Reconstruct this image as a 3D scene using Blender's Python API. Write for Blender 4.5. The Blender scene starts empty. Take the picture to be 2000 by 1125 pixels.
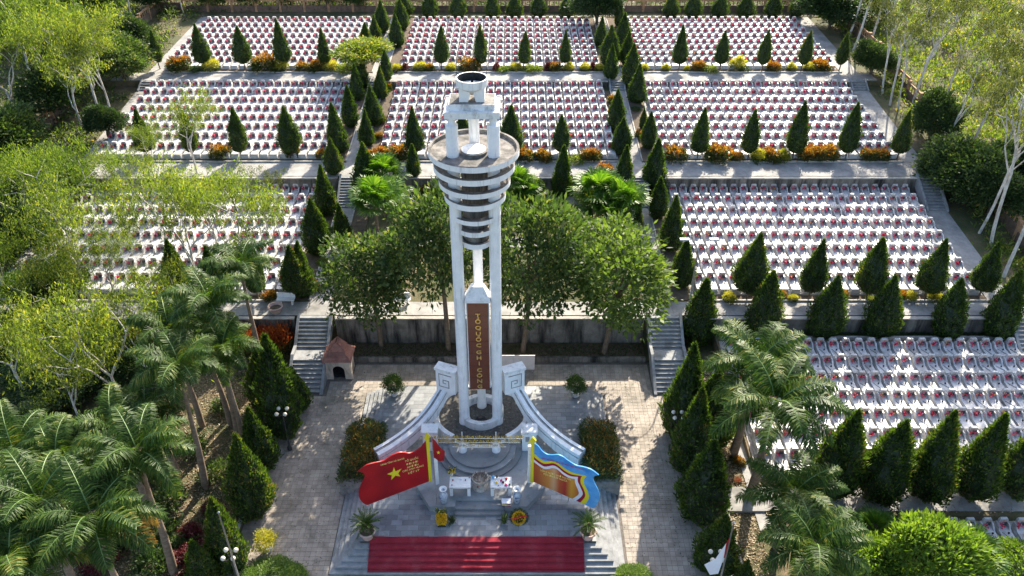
import bpy, bmesh, math, random
import numpy as np
from mathutils import Vector, Matrix
R = math.radians
random.seed(7); rng = np.random.default_rng(7)
scene = bpy.context.scene
C = scene.collection

# ---------------------------------------------------------------- camera, sky, sun, exposure
CAMH = 37.88; PITCH = R(35.0); FPX = 1600.0          # height over the plaza, downward tilt, focal length for a 2000 px wide picture
cam_d = bpy.data.cameras.new('camera'); cam = bpy.data.objects.new('camera', cam_d); C.objects.link(cam)
cam.location = (0, 0, CAMH); cam.rotation_euler = (R(90) - PITCH, 0, 0)
cam_d.sensor_width = 36.0; cam_d.lens = 36.0 * FPX / 2000.0; cam_d.clip_end = 3000.0; cam_d.clip_start = 0.5
scene.camera = cam
SUN_EL = R(33.5); SUN_AZ = R(21.0)                    # sun stands beyond the cemetery, a little to the right
world = bpy.data.worlds.new('World'); scene.world = world; world.use_nodes = True
wn = world.node_tree.nodes; wl = world.node_tree.links; wn.clear()
sky = wn.new('ShaderNodeTexSky'); sky.sky_type = 'NISHITA'; sky.sun_disc = False
sky.sun_elevation = SUN_EL; sky.sun_rotation = SUN_AZ; sky.air_density = 1.0; sky.dust_density = 2.6; sky.altitude = 150
bg = wn.new('ShaderNodeBackground'); bg.inputs['Strength'].default_value = 0.14
wo = wn.new('ShaderNodeOutputWorld'); wl.new(sky.outputs[0], bg.inputs[0]); wl.new(bg.outputs[0], wo.inputs[0])
sun_d = bpy.data.lights.new('sun', 'SUN'); sun_d.energy = 5.0; sun_d.angle = R(0.53); sun_d.color = (1.0, 0.905, 0.75)
sun = bpy.data.objects.new('sun', sun_d); C.objects.link(sun)
sdir = Vector((math.sin(SUN_AZ) * math.cos(SUN_EL), math.cos(SUN_AZ) * math.cos(SUN_EL), math.sin(SUN_EL)))
sun.rotation_euler = sdir.to_track_quat('Z', 'Y').to_euler(); sun.location = sdir * 200
vs = scene.view_settings; vs.view_transform = 'Standard'; vs.look = 'None'; vs.gamma = 1.0; vs.use_curve_mapping = False
vs.exposure = 1.38
scene.cycles.max_bounces = 6; scene.cycles.transparent_max_bounces = 4

# ---------------------------------------------------------------- survey helpers (photograph pixel + height -> place on the ground)
CT, ST = math.cos(PITCH), math.sin(PITCH)
def at(px, py, z=0.0):
    a = PITCH + math.atan((py - 562.5) / FPX); Y = (CAMH - z) / math.tan(a); d = Y * CT + (CAMH - z) * ST
    return (px - 1000.0) * d / FPX, Y
def zat(py, Y):
    return CAMH - Y * math.tan(PITCH + math.atan((py - 562.5) / FPX))
def xat(px, Y, z):
    return (px - 1000.0) * (Y * CT + (CAMH - z) * ST) / FPX
def lerp(x, xs, ys): return float(np.interp(x, xs, ys))

# ---------------------------------------------------------------- terrain
Y3W, Y3P, Y2W, Y2P, Y1W, Y1P, YB = 46.96, 48.6, 63.8, 66.4, 82.25, 84.35, 102.3   # wall tops and path backs of the three terraces
XLANE = (-14.1, 10.9); XE = (-38.6, 35.6); XM = -1.95
PROF = ([Y3W, Y3P, 61.0, Y2W - .005, Y2W, Y2P, 81.0, Y1W - .005, Y1W, Y1P, YB, 106.0, 116.0],
        [2.6, 2.6, 3.5, 3.52, 5.05, 5.05, 6.05, 6.07, 6.67, 6.67, 7.0, 7.1, 7.9])
def prof(Y): return lerp(Y, *PROF)
def gz(X, Y):
    if Y >= Y3W: return prof(Y)
    if X > 14.6:
        return lerp(Y, [0, 30.9, 31.0, 33.3, 34.7, 45.9, 46.9], [-.3, 0, .25, .4, .5, 1.25, 1.25])
    if X > 12.3: return .15
    if X < -15.4: return .12
    if Y > 45.0: return .3
    return 0.0
def wild(X, Y):
    return lerp(Y, [-400, 0, 27, 47, 64, 83, 104, 130, 300, 1500], [-14, -.8, -.2, 1.7, 4.0, 5.9, 7.4, 9.5, 20, 40]) \
        + .35 * math.sin(X * .21 + 1) * math.sin(Y * .17) + .2 * math.sin(X * .53 + Y * .41)
def ground(X, Y):
    out = 0.0
    if X < -43: out = min(1, (-43 - X) / 3)
    elif X > 38.5: out = min(1, (X - 38.5) / 3)
    if Y < 24: out = max(out, min(1, (24 - Y) / 6))
    return gz(X, Y) * (1 - out) + wild(X, Y) * out if out > 0 else gz(X, Y)
def onground(px, py):
    z = 3.0
    for _ in range(40):
        X, Y = at(px, py, z); z = .5 * z + .5 * ground(X, Y)
    return X, Y, ground(X, Y)

# ---------------------------------------------------------------- materials
M = {}
def node_mat(name):
    m = bpy.data.materials.new(name); m.use_nodes = True; M[name] = m
    nt = m.node_tree; b = nt.nodes['Principled BSDF']; return m, nt.nodes, nt.links, b
def ramp(n, stops):
    r = n.new('ShaderNodeValToRGB'); e = r.color_ramp.elements
    while len(e) < len(stops): e.new(.5)
    for k, (p, c) in enumerate(stops): e[k].position = p; e[k].color = (*c, 1)
    return r
def surf(name, c1, c2, scale=3.0, rough=.8, stain=None, sscale=.6, streak=None, bump=.15, bscale=None, metal=0.0, island=0.0, spec=.3, detail=8, sthr=(.5, .72)):
    """weathered solid: two tones mixed by noise, an optional stain colour in patches or vertical streaks, fine bump"""
    m, n, l, b = node_mat(name)
    tc = n.new('ShaderNodeNewGeometry')
    nz = n.new('ShaderNodeTexNoise'); nz.inputs['Scale'].default_value = scale; nz.inputs['Detail'].default_value = detail; nz.inputs['Roughness'].default_value = .65
    l.new(tc.outputs['Position'], nz.inputs['Vector'])
    r = ramp(n, [(.32, c1), (.68, c2)]); l.new(nz.outputs['Fac'], r.inputs[0]); col = r.outputs[0]
    if stain:
        s = n.new('ShaderNodeTexNoise'); s.inputs['Scale'].default_value = sscale; s.inputs['Detail'].default_value = 9; s.inputs['Roughness'].default_value = .7
        mp = n.new('ShaderNodeMapping'); l.new(tc.outputs['Position'], mp.inputs[0]); mp.inputs['Location'].default_value = (13, 7, 3)
        mp.inputs['Scale'].default_value = streak or (1, 1, 1); l.new(mp.outputs[0], s.inputs['Vector'])
        sr = ramp(n, [(sthr[0], (0, 0, 0)), (sthr[1], (1, 1, 1))]); l.new(s.outputs['Fac'], sr.inputs[0])
        mx = n.new('ShaderNodeMixRGB'); l.new(sr.outputs[0], mx.inputs[0]); l.new(col, mx.inputs[1]); mx.inputs[2].default_value = (*stain, 1); col = mx.outputs[0]
    if island:
        hs = n.new('ShaderNodeHueSaturation'); mr = n.new('ShaderNodeMapRange'); oi = n.new('ShaderNodeObjectInfo'); ad = n.new('ShaderNodeMath'); fr = n.new('ShaderNodeMath'); fr.operation = 'FRACT'
        l.new(tc.outputs['Random Per Island'], ad.inputs[0]); l.new(oi.outputs['Random'], ad.inputs[1]); l.new(ad.outputs[0], fr.inputs[0])
        mr.inputs['To Min'].default_value = 1 - island; mr.inputs['To Max'].default_value = 1 + island
        l.new(fr.outputs[0], mr.inputs['Value']); l.new(mr.outputs[0], hs.inputs['Value']); l.new(col, hs.inputs['Color']); col = hs.outputs[0]
    l.new(col, b.inputs['Base Color']); b.inputs['Roughness'].default_value = rough; b.inputs['Metallic'].default_value = metal
    b.inputs['Specular IOR Level'].default_value = spec
    if bump:
        n2 = n.new('ShaderNodeTexNoise'); n2.inputs['Scale'].default_value = bscale or scale * 6; n2.inputs['Detail'].default_value = 6; l.new(tc.outputs['Position'], n2.inputs['Vector'])
        bp = n.new('ShaderNodeBump'); bp.inputs['Strength'].default_value = bump; bp.inputs['Distance'].default_value = .03
        l.new(n2.outputs['Fac'], bp.inputs['Height']); l.new(bp.outputs[0], b.inputs['Normal'])
    return m
def leafmat(name, stops, trans=.35, tcol=None, rough=.55, spec=.35):
    """leaf: colour varies leaf by leaf and tree by tree, light shines through"""
    m, n, l, b = node_mat(name)
    g = n.new('ShaderNodeNewGeometry'); oi = n.new('ShaderNodeObjectInfo')
    r = ramp(n, stops); ma = n.new('ShaderNodeMath'); ma.operation = 'MULTIPLY_ADD'; ma.inputs[1].default_value = .22; 
    sb = n.new('ShaderNodeMath'); sb.operation = 'MULTIPLY_ADD'; sb.inputs[1].default_value = .8; sb.inputs[2].default_value = -.02
    l.new(g.outputs['Random Per Island'], sb.inputs[0]); l.new(oi.outputs['Random'], ma.inputs[0]); l.new(sb.outputs[0], ma.inputs[2])
    nz = n.new('ShaderNodeTexNoise'); nz.inputs['Scale'].default_value = .9; nz.inputs['Detail'].default_value = 3; l.new(g.outputs['Position'], nz.inputs['Vector'])
    m2 = n.new('ShaderNodeMath'); m2.operation = 'MULTIPLY_ADD'; m2.inputs[1].default_value = 1.3; m2.inputs[2].default_value = -.65; l.new(nz.outputs['Fac'], m2.inputs[0])
    m3 = n.new('ShaderNodeMath'); m3.use_clamp = True; l.new(ma.outputs[0], m3.inputs[0]); l.new(m2.outputs[0], m3.inputs[1]); l.new(m3.outputs[0], r.inputs[0])
    l.new(r.outputs[0], b.inputs['Base Color']); b.inputs['Roughness'].default_value = rough; b.inputs['Specular IOR Level'].default_value = spec
    tr = n.new('ShaderNodeBsdfTranslucent'); mxc = n.new('ShaderNodeMixRGB'); mxc.blend_type = 'MULTIPLY'; mxc.inputs[0].default_value = 1
    l.new(r.outputs[0], mxc.inputs[1]); mxc.inputs[2].default_value = (*(tcol or (1.6, 1.7, .55)), 1); l.new(mxc.outputs[0], tr.inputs[0])
    ms = n.new('ShaderNodeMixShader'); ms.inputs[0].default_value = trans
    out = n['Material Output']; l.new(b.outputs[0], ms.inputs[1]); l.new(tr.outputs[0], ms.inputs[2]); l.new(ms.outputs[0], out.inputs[0])
    return m

surf('white_paint', (.74, .745, .75), (.87, .87, .865), 2.4, .6, stain=(.30, .30, .29), sscale=2.4, streak=(1.8, 1.8, .16), bump=.08, sthr=(.54, .80))
surf('white_grimy', (.66, .665, .665), (.82, .82, .81), 3.0, .7, stain=(.17, .17, .16), sscale=1.8, streak=(1.2, 1.2, .6), bump=.1, sthr=(.52, .76))
surf('groove_grey', (.16, .16, .16), (.42, .42, .41), 4.0, .85, bump=.2)  # darker grey for grooves, spiral lines and pillar recess
surf('roof_grime', (.12, .11, .10), (.30, .28, .26), 2.2, .9, stain=(.05, .05, .045), sscale=1.2, bump=.25, sthr=(.45, .65))
surf('grave_white', (.47, .47, .465), (.65, .645, .635), 2.6, .5, stain=(.21, .20, .185), sscale=1.5, bump=.06, island=.18, spec=.4, sthr=(.48, .72))
surf('grave_plaque', (.05, .05, .055), (.10, .10, .105), 9, .25, bump=0, spec=.6, island=.25)
surf('grave_gold', (.45, .16, .06), (.55, .22, .06), 30, .5, bump=0)
surf('concrete_path', (.25, .245, .235), (.38, .37, .35), 1.6, .9, stain=(.16, .155, .145), sscale=.45, bump=.2, sthr=(.48, .7))
surf('terrace_concrete', (.34, .315, .29), (.47, .44, .41), 1.3, .9, stain=(.22, .20, .175), sscale=.8, bump=.2)
surf('row_ledge', (.36, .335, .31), (.50, .47, .44), 2.5, .85, stain=(.22, .195, .17), sscale=1.4, bump=.15)
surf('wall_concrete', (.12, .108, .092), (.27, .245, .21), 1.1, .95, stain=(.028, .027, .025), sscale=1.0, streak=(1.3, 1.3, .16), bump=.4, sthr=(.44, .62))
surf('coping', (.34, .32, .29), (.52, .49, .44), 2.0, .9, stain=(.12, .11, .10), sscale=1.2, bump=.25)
surf('stair_stone', (.21, .215, .22), (.33, .335, .335), 2.6, .85, stain=(.11, .115, .11), sscale=1.1, bump=.2)
surf('platform_stone', (.175, .185, .195), (.255, .268, .275), .9, .5, stain=(.11, .12, .125), sscale=1.6, bump=.08, island=.24, spec=.5, sthr=(.54, .74))
surf('platform_joint', (.05, .05, .05), (.09, .09, .09), 5, .95, bump=.1)
surf('paver', (.25, .215, .18), (.41, .36, .305), .9, .85, stain=(.14, .13, .105), sscale=.55, bump=.15, island=.14, sthr=(.5, .72))
surf('paver_joint', (.10, .09, .08), (.18, .16, .14), 6, .95, bump=.1)
surf('carpet_red', (.19, .018, .028), (.28, .03, .045), 1.2, .95, stain=(.30, .07, .08), sscale=1.1, bump=.3, bscale=180, spec=.1, sthr=(.5, .8))
surf('brown_granite', (.115, .032, .018), (.16, .048, .026), 16, .22, bump=0, spec=.6)
surf('gold_letter', (.78, .52, .14), (.95, .70, .26), 6, .28, bump=0, metal=.7)
surf('gold_flat', (.62, .40, .03), (.70, .47, .05), 8, .5, bump=0)
surf('flag_red', (.24, .006, .012), (.44, .012, .014), .55, .42, bump=0, detail=1)
surf('flag_yellow', (.72, .60, .02), (.78, .66, .03), 3, .45, bump=0)
surf('letter_yellow', (.85, .72, .18), (.9, .78, .25), 3, .5, bump=0)
surf('letter_magenta', (.50, .01, .16), (.56, .02, .2), 3, .5, bump=0)
surf('sheet_blue', (.03, .22, .60), (.16, .46, .78), .9, .4, bump=0)
surf('sheet_white', (.70, .70, .76), (.80, .80, .84), 2, .4, bump=0)
surf('sheet_maroon', (.30, .008, .03), (.36, .015, .04), 2, .4, bump=0)
surf('banner_back', (.5, .5, .5), (.6, .6, .6), 2, .6, bump=0)
surf('steel', (.28, .28, .28), (.42, .42, .42), 5, .4, bump=0, metal=.6)
surf('dark_steel', (.03, .03, .03), (.06, .06, .06), 5, .5, bump=0, metal=.3)
surf('globe_glass', (.62, .58, .48), (.68, .64, .54), 3, .3, bump=0, spec=.5)
surf('roof_tile', (.27, .115, .085), (.38, .18, .14), 4, .8, stain=(.15, .06, .045), sscale=2.5, bump=.2, island=.12)
surf('stucco', (.48, .40, .32), (.60, .51, .42), 2.5, .9, stain=(.12, .10, .085), sscale=1.3, streak=(1, 1, .4), bump=.2, sthr=(.52, .74))
surf('soot', (.012, .012, .012), (.05, .05, .05), 4, .95, bump=.2)
surf('pot_clay', (.48, .33, .29), (.58, .42, .37), 5, .75, stain=(.3, .24, .2), sscale=3, bump=.1)
surf('pot_white', (.68, .68, .66), (.8, .8, .78), 5, .35, bump=0)
surf('stone_urn', (.34, .31, .27), (.50, .46, .40), 8, .85, stain=(.14, .12, .10), sscale=4, bump=.3)
surf('porcelain_blue', (.30, .36, .44), (.50, .55, .60), 7, .15, stain=(.05, .09, .22), sscale=6, bump=0, spec=.6, sthr=(.52, .6))
surf('incense', (.13, .085, .06), (.25, .18, .14), 30, .9, bump=0)
surf('wood_white', (.66, .66, .66), (.80, .80, .79), 8, .6, bump=.05)
surf('planter_stone', (.17, .165, .155), (.28, .275, .26), 2.4, .8, stain=(.09, .09, .085), sscale=1.8, bump=.3)
surf('soil', (.075, .055, .038), (.15, .115, .08), 3, .95, bump=.6, bscale=14)
surf('ash_bed', (.05, .047, .042), (.15, .14, .125), 5, .9, stain=(.46, .44, .40), sscale=5.5, bump=.5, bscale=9, sthr=(.60, .68))
surf('fence_ochre', (.34, .19, .10), (.44, .27, .16), 2, .9, stain=(.14, .09, .06), sscale=1.2, bump=.2)
surf('fence_brick', (.11, .075, .055), (.20, .14, .105), 3, .95, stain=(.05, .04, .035), sscale=1.2, bump=.4)
surf('bark_pale', (.42, .39, .35), (.66, .63, .58), 3, .8, stain=(.22, .17, .13), sscale=1.6, streak=(1, 1, .35), bump=.15)
surf('bark_brown', (.10, .075, .052), (.19, .145, .105), 5, .95, bump=.5)
surf('palm_bark', (.17, .12, .085), (.30, .23, .17), 4, .9, stain=(.10, .07, .05), sscale=3, streak=(.5, .5, 5), bump=.3)
surf('palm_shaft', (.10, .17, .05), (.17, .26, .08), 3, .5, bump=0)
surf('board_grey', (.50, .47, .47), (.60, .57, .57), 2, .6, bump=0)

leafmat('leaf_cypress', [(0, (.02, .045, .009)), (.5, (.048, .094, .016)), (.9, (.105, .16, .028)), (1, (.18, .15, .045))], .36, (1.6, 1.6, .45))
leafmat('dark_core', [(0, (.010, .020, .006)), (1, (.018, .034, .010))], .0)
leafmat('leaf_euc', [(0, (.045, .075, .018)), (.4, (.10, .15, .034)), (.8, (.17, .215, .05)), (1, (.30, .29, .08))], .56, (1.6, 1.6, .4))
leafmat('leaf_euc_dense', [(0, (.038, .072, .016)), (.5, (.095, .15, .03)), (1, (.19, .235, .05))], .55, (1.6, 1.6, .4))
leafmat('leaf_euc_olive', [(0, (.04, .055, .02)), (.5, (.085, .105, .035)), (1, (.15, .16, .055))], .4, (1.4, 1.4, .5))
leafmat('leaf_broad', [(0, (.024, .05, .016)), (.5, (.056, .095, .03)), (.9, (.11, .15, .05)), (1, (.22, .21, .09))], .42, (1.4, 1.55, .5))
leafmat('leaf_bright', [(0, (.042, .075, .018)), (.5, (.085, .135, .032)), (1, (.15, .2, .055))], .42)
leafmat('leaf_dark', [(0, (.018, .038, .014)), (.6, (.038, .07, .022)), (1, (.075, .115, .034))], .28)
leafmat('leaf_palm', [(0, (.022, .055, .008)), (.5, (.048, .10, .014)), (.85, (.115, .18, .028)), (1, (.26, .25, .06))], .45, (1.6, 1.7, .4), rough=.5, spec=.3)
leafmat('leaf_palm_dry', [(0, (.32, .2, .03)), (.6, (.42, .27, .05)), (1, (.3, .13, .03))], .4)
leafmat('leaf_fan', [(0, (.045, .11, .016)), (.6, (.085, .175, .026)), (1, (.16, .25, .045))], .45, (1.5, 1.6, .4), rough=.45, spec=.35)
leafmat('leaf_meadow', [(0, (.06, .11, .018)), (.5, (.13, .19, .032)), (.9, (.24, .27, .055)), (1, (.36, .28, .08))], .48, (1.6, 1.6, .45))
leafmat('leaf_croton_top', [(0, (.20, .055, .012)), (.35, (.38, .16, .02)), (.7, (.46, .28, .04)), (1, (.10, .10, .02))], .35, (1.3, 1.1, .5))
leafmat('leaf_croton_low', [(0, (.035, .055, .014)), (.5, (.07, .095, .022)), (.8, (.13, .10, .024)), (1, (.26, .11, .02))], .3)
leafmat('leaf_croton_yellow', [(0, (.20, .21, .02)), (.5, (.40, .36, .05)), (1, (.56, .48, .12))], .4)
leafmat('leaf_maroon', [(0, (.05, .008, .012)), (.6, (.10, .014, .02)), (1, (.16, .03, .03))], .25)
leafmat('leaf_red', [(0, (.16, .02, .012)), (.4, (.34, .06, .015)), (.7, (.44, .14, .03)), (1, (.06, .07, .02))], .3, (1.2, 1, .8))
leafmat('flower_red', [(0, (.66, .02, .04)), (.4, (.74, .06, .12)), (.7, (.80, .20, .42)), (.9, (.78, .30, .06)), (1, (.85, .6, .2))], .3, (1.1, 1, 1))
leafmat('leaf_hedge', [(0, (.06, .12, .018)), (.5, (.115, .19, .03)), (1, (.19, .26, .05))], .45)
leafmat('flower_yellow', [(0, (.75, .46, .01)), (.6, (.82, .56, .02)), (1, (.85, .66, .08))], .2, (1, 1, 1))
leafmat('litter', [(0, (.20, .13, .07)), (.5, (.36, .27, .17)), (1, (.5, .42, .3))], .1, (1, 1, 1))
leafmat('grass_leaf', [(0, (.02, .045, .012)), (.6, (.045, .08, .02)), (1, (.09, .12, .03))], .3)

# ---------------------------------------------------------------- mesh helpers
class MB:
    def __init__(s): s.v = []; s.f = []; s.mi = []; s.cur = 0
    def add(s, vs, fs):
        o = len(s.v); s.v += [tuple(map(float, v)) for v in vs]; s.f += [tuple(i + o for i in f) for f in fs]; s.mi += [s.cur] * len(fs); return s
    def mat(s, k): s.cur = k; return s
    def box(s, x0, x1, y0, y1, z0, z1, bottom=True, rz=0, c=None):
        vs = [(x0, y0, z0), (x1, y0, z0), (x1, y1, z0), (x0, y1, z0), (x0, y0, z1), (x1, y0, z1), (x1, y1, z1), (x0, y1, z1)]
        if rz:
            cx, cy = c or ((x0 + x1) / 2, (y0 + y1) / 2); a, b = math.cos(rz), math.sin(rz)
            vs = [(cx + (x - cx) * a - (y - cy) * b, cy + (x - cx) * b + (y - cy) * a, z) for x, y, z in vs]
        fs = [(4, 5, 6, 7), (0, 1, 5, 4), (1, 2, 6, 5), (2, 3, 7, 6), (3, 0, 4, 7)]
        if bottom: fs.append((3, 2, 1, 0))
        return s.add(vs, fs)
    def prism(s, poly, z0, z1, axis='z', cap=True):
        n = len(poly)
        def P(p, h): return (p[0], p[1], h) if axis == 'z' else ((p[0], h, p[1]) if axis == 'y' else (h, p[0], p[1]))
        area = sum(poly[i][0] * poly[(i + 1) % n][1] - poly[(i + 1) % n][0] * poly[i][1] for i in range(n))
        fl = (area < 0) ^ (axis == 'y')
        vs = [P(p, z0) for p in poly] + [P(p, z1) for p in poly]
        fs = [(i, (i + 1) % n, (i + 1) % n + n, i + n) for i in range(n)]
        if cap: fs += [tuple(range(n, 2 * n)), tuple(range(n - 1, -1, -1))]
        if fl: fs = [f[::-1] for f in fs]
        return s.add(vs, fs)
    def tube(s, pts, rad, n=8, cap=True):
        pts = [Vector(p) for p in pts]; k = len(pts); rad = rad if hasattr(rad, '__len__') else [rad] * k
        vs = []; fs = []; ref = Vector((.31, .17, .93))
        for i, p in enumerate(pts):
            d = (pts[min(i + 1, k - 1)] - pts[max(i - 1, 0)]).normalized()
            a = d.cross(ref if abs(d.dot(ref)) < .95 else Vector((1, 0, 0))).normalized(); b = d.cross(a)
            for j in range(n):
                t = 2 * math.pi * j / n; vs.append(p + (a * math.cos(t) + b * math.sin(t)) * rad[i])
        for i in range(k - 1):
            for j in range(n):
                j2 = (j + 1) % n; fs.append((i * n + j, (i + 1) * n + j, (i + 1) * n + j2, i * n + j2)[::-1])
        if cap: fs += [tuple(range(n)), tuple(range((k - 1) * n, k * n))[::-1]]
        return s.add(vs, [f[::-1] for f in fs])
    def lathe(s, prof, n=24, c=(0, 0, 0), closed=False, a0=0, a1=None):
        full = a1 is None; m = n if full else n + 1; vs = []; fs = []
        for r, z in prof:
            for j in range(m):
                t = a0 + (2 * math.pi if full else a1 - a0) * j / n; vs.append((c[0] + r * math.cos(t), c[1] + r * math.sin(t), c[2] + z))
        k = len(prof)
        for i in range(k if closed else k - 1):
            i2 = (i + 1) % k
            for j in range(n):
                j2 = (j + 1) % m if full else j + 1
                fs.append((i * m + j, i * m + j2, i2 * m + j2, i2 * m + j))
        return s.add(vs, fs)
    def build(s, name, mats, parent=None, smooth=False, loc=None, rz=0):
        me = bpy.data.meshes.new(name); me.from_pydata(s.v, [], s.f)
        mats = mats if isinstance(mats, (list, tuple)) else [mats]
        for m in mats: me.materials.append(M[m])
        if len(mats) > 1: me.polygons.foreach_set('material_index', s.mi)
        if smooth: me.polygons.foreach_set('use_smooth', [True] * len(s.f))
        me.validate(); me.update()
        return link(name, me, parent, loc, rz)
def link(name, me, parent=None, loc=None, rz=0):
    o = bpy.data.objects.new(name, me); C.objects.link(o); o.parent = parent
    if loc is not None: o.location = loc
    if rz: o.rotation_euler.z = rz
    return o
def np_mesh(name, V, Q, mats, mi=None, smooth=False):
    """big mesh from arrays: V (n,3), Q (m,4) quads"""
    me = bpy.data.meshes.new(name); V = np.ascontiguousarray(V, dtype=np.float32); Q = np.ascontiguousarray(Q, dtype=np.int32)
    me.vertices.add(len(V)); me.vertices.foreach_set('co', V.ravel()); k = Q.shape[1]
    me.loops.add(Q.size); me.loops.foreach_set('vertex_index', Q.ravel())
    me.polygons.add(len(Q)); me.polygons.foreach_set('loop_start', np.arange(0, Q.size, k, dtype=np.int32))
    for m in mats: me.materials.append(M[m])
    if mi is not None: me.polygons.foreach_set('material_index', np.ascontiguousarray(mi, dtype=np.int32))
    me.polygons.foreach_set('use_smooth', np.full(len(Q), bool(smooth)))
    me.update(calc_edges=True); return me
def tag(o, label, cat, group=None, kind=None):
    if label: o['label'] = label
    if cat: o['category'] = cat
    if group: o['group'] = group
    if kind: o['kind'] = kind
    return o
def thing(name, label, cat, loc=(0, 0, 0), rz=0, group=None):
    o = bpy.data.objects.new(name, None); C.objects.link(o); o.location = loc; o.rotation_euler.z = rz; o.empty_display_size = .3
    return tag(o, label, cat, group)
def struct(o): o['kind'] = 'structure'; return o
def norm(a): return a / (np.linalg.norm(a, axis=1, keepdims=True) + 1e-9)
def leaves(Pt, D, L, W, twist=1.0, r=None):
    """diamond leaves: base points Pt, directions D, length L, width W -> (V, Q)"""
    r = r or rng; n = len(Pt); D = norm(D); L = np.broadcast_to(L, n)[:, None]; W = np.broadcast_to(W, n)[:, None]
    S = norm(np.cross(D, r.normal(size=(n, 3)) * twist + np.array([0, 0, 1.0]) * (1 - twist * .7)))
    V = np.stack([Pt, Pt + D * L * .45 + S * W * .5, Pt + D * L, Pt + D * L * .45 - S * W * .5], 1).reshape(-1, 3)
    return V, np.arange(4 * n).reshape(n, 4)
def join(parts):
    """parts: list of (V, Q, material index)"""
    V = []; Q = []; mi = []; o = 0
    for v, q, m in parts: V.append(v); Q.append(q + o); mi.append(np.full(len(q), m)); o += len(v)
    return np.concatenate(V), np.concatenate(Q), np.concatenate(mi)
def mb_np(mb):
    """quads of an MB as arrays (triangles get a repeated corner avoided by using only quad faces)"""
    return np.array(mb.v), np.array([f for f in mb.f if len(f) == 4])
def rdir(n, r=None):
    r = r or rng; return norm(r.normal(size=(n, 3)))
ORD = ['first', 'second', 'third', 'fourth', 'fifth', 'sixth', 'seventh', 'eighth', 'ninth', 'tenth', 'eleventh', 'twelfth', 'thirteenth', 'fourteenth', 'fifteenth', 'sixteenth', 'seventeenth', 'eighteenth', 'nineteenth', 'twentieth', 'twenty-first', 'twenty-second', 'twenty-third', 'twenty-fourth', 'twenty-fifth', 'twenty-sixth', 'twenty-seventh', 'twenty-eighth', 'twenty-ninth', 'thirtieth', 'thirty-first', 'thirty-second', 'thirty-third', 'thirty-fourth', 'thirty-fifth', 'thirty-sixth', 'thirty-seventh', 'thirty-eighth']
def text_mesh(name, s, size, mat, mtx, parent, extrude=.01, align='CENTER', sx=1.0, bold=0.0):
    cu = bpy.data.curves.new(name, 'FONT'); cu.body = s; cu.size = size; cu.extrude = extrude; cu.align_x = align; cu.align_y = 'CENTER'; cu.offset = bold; cu.resolution_u = 2
    tmp = bpy.data.objects.new('tmp_text', cu); C.objects.link(tmp); bpy.context.view_layer.update()
    me = bpy.data.meshes.new_from_object(tmp.evaluated_get(bpy.context.evaluated_depsgraph_get())); bpy.data.objects.remove(tmp)
    me.transform(mtx @ Matrix.Diagonal((sx, 1, 1, 1))); me.materials.clear(); me.materials.append(M[mat]); me.name = name
    return link(name, me, parent)
def wall_mtx(x, y, z, rz=0):   # text standing upright, read from -Y
    return Matrix.Translation((x, y, z)) @ Matrix.Rotation(rz, 4, 'Z') @ Matrix.Rotation(R(90), 4, 'X')

# ---------------------------------------------------------------- the setting: ground, terraces, paths
def ribbon(name, x0, x1, prof_pts, mat, lift=0.0, nx=1, thick=.25):
    mb = MB(); ys = [p[0] for p in prof_pts]; zs = [p[1] + lift for p in prof_pts]; k = len(ys)
    xs = [x0 + (x1 - x0) * i / nx for i in range(nx + 1)]
    vs = [(x, y, z) for x in xs for y, z in zip(ys, zs)]; fs = [(i * k + j, (i + 1) * k + j, (i + 1) * k + j + 1, i * k + j + 1) for i in range(nx) for j in range(k - 1)]
    mb.add(vs, fs)
    for i in (0, nx):   # side skirts
        top = [(xs[i], y, z) for y, z in zip(ys, zs)]; bot = [(xs[i], y, z - thick) for y, z in zip(ys, zs)]
        q = [(j, j + 1, k + j + 1, k + j) for j in range(k - 1)]; mb.add(top + bot, q if i == 0 else [f[::-1] for f in q])
    for j in (0, k - 1):
        vs = [(x0, ys[j], zs[j]), (x1, ys[j], zs[j]), (x1, ys[j], zs[j] - thick), (x0, ys[j], zs[j] - thick)]; mb.add(vs, [(0, 1, 2, 3)[::-1] if j == 0 else (0, 1, 2, 3)])
    return struct(mb.build(name, mat))

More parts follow.
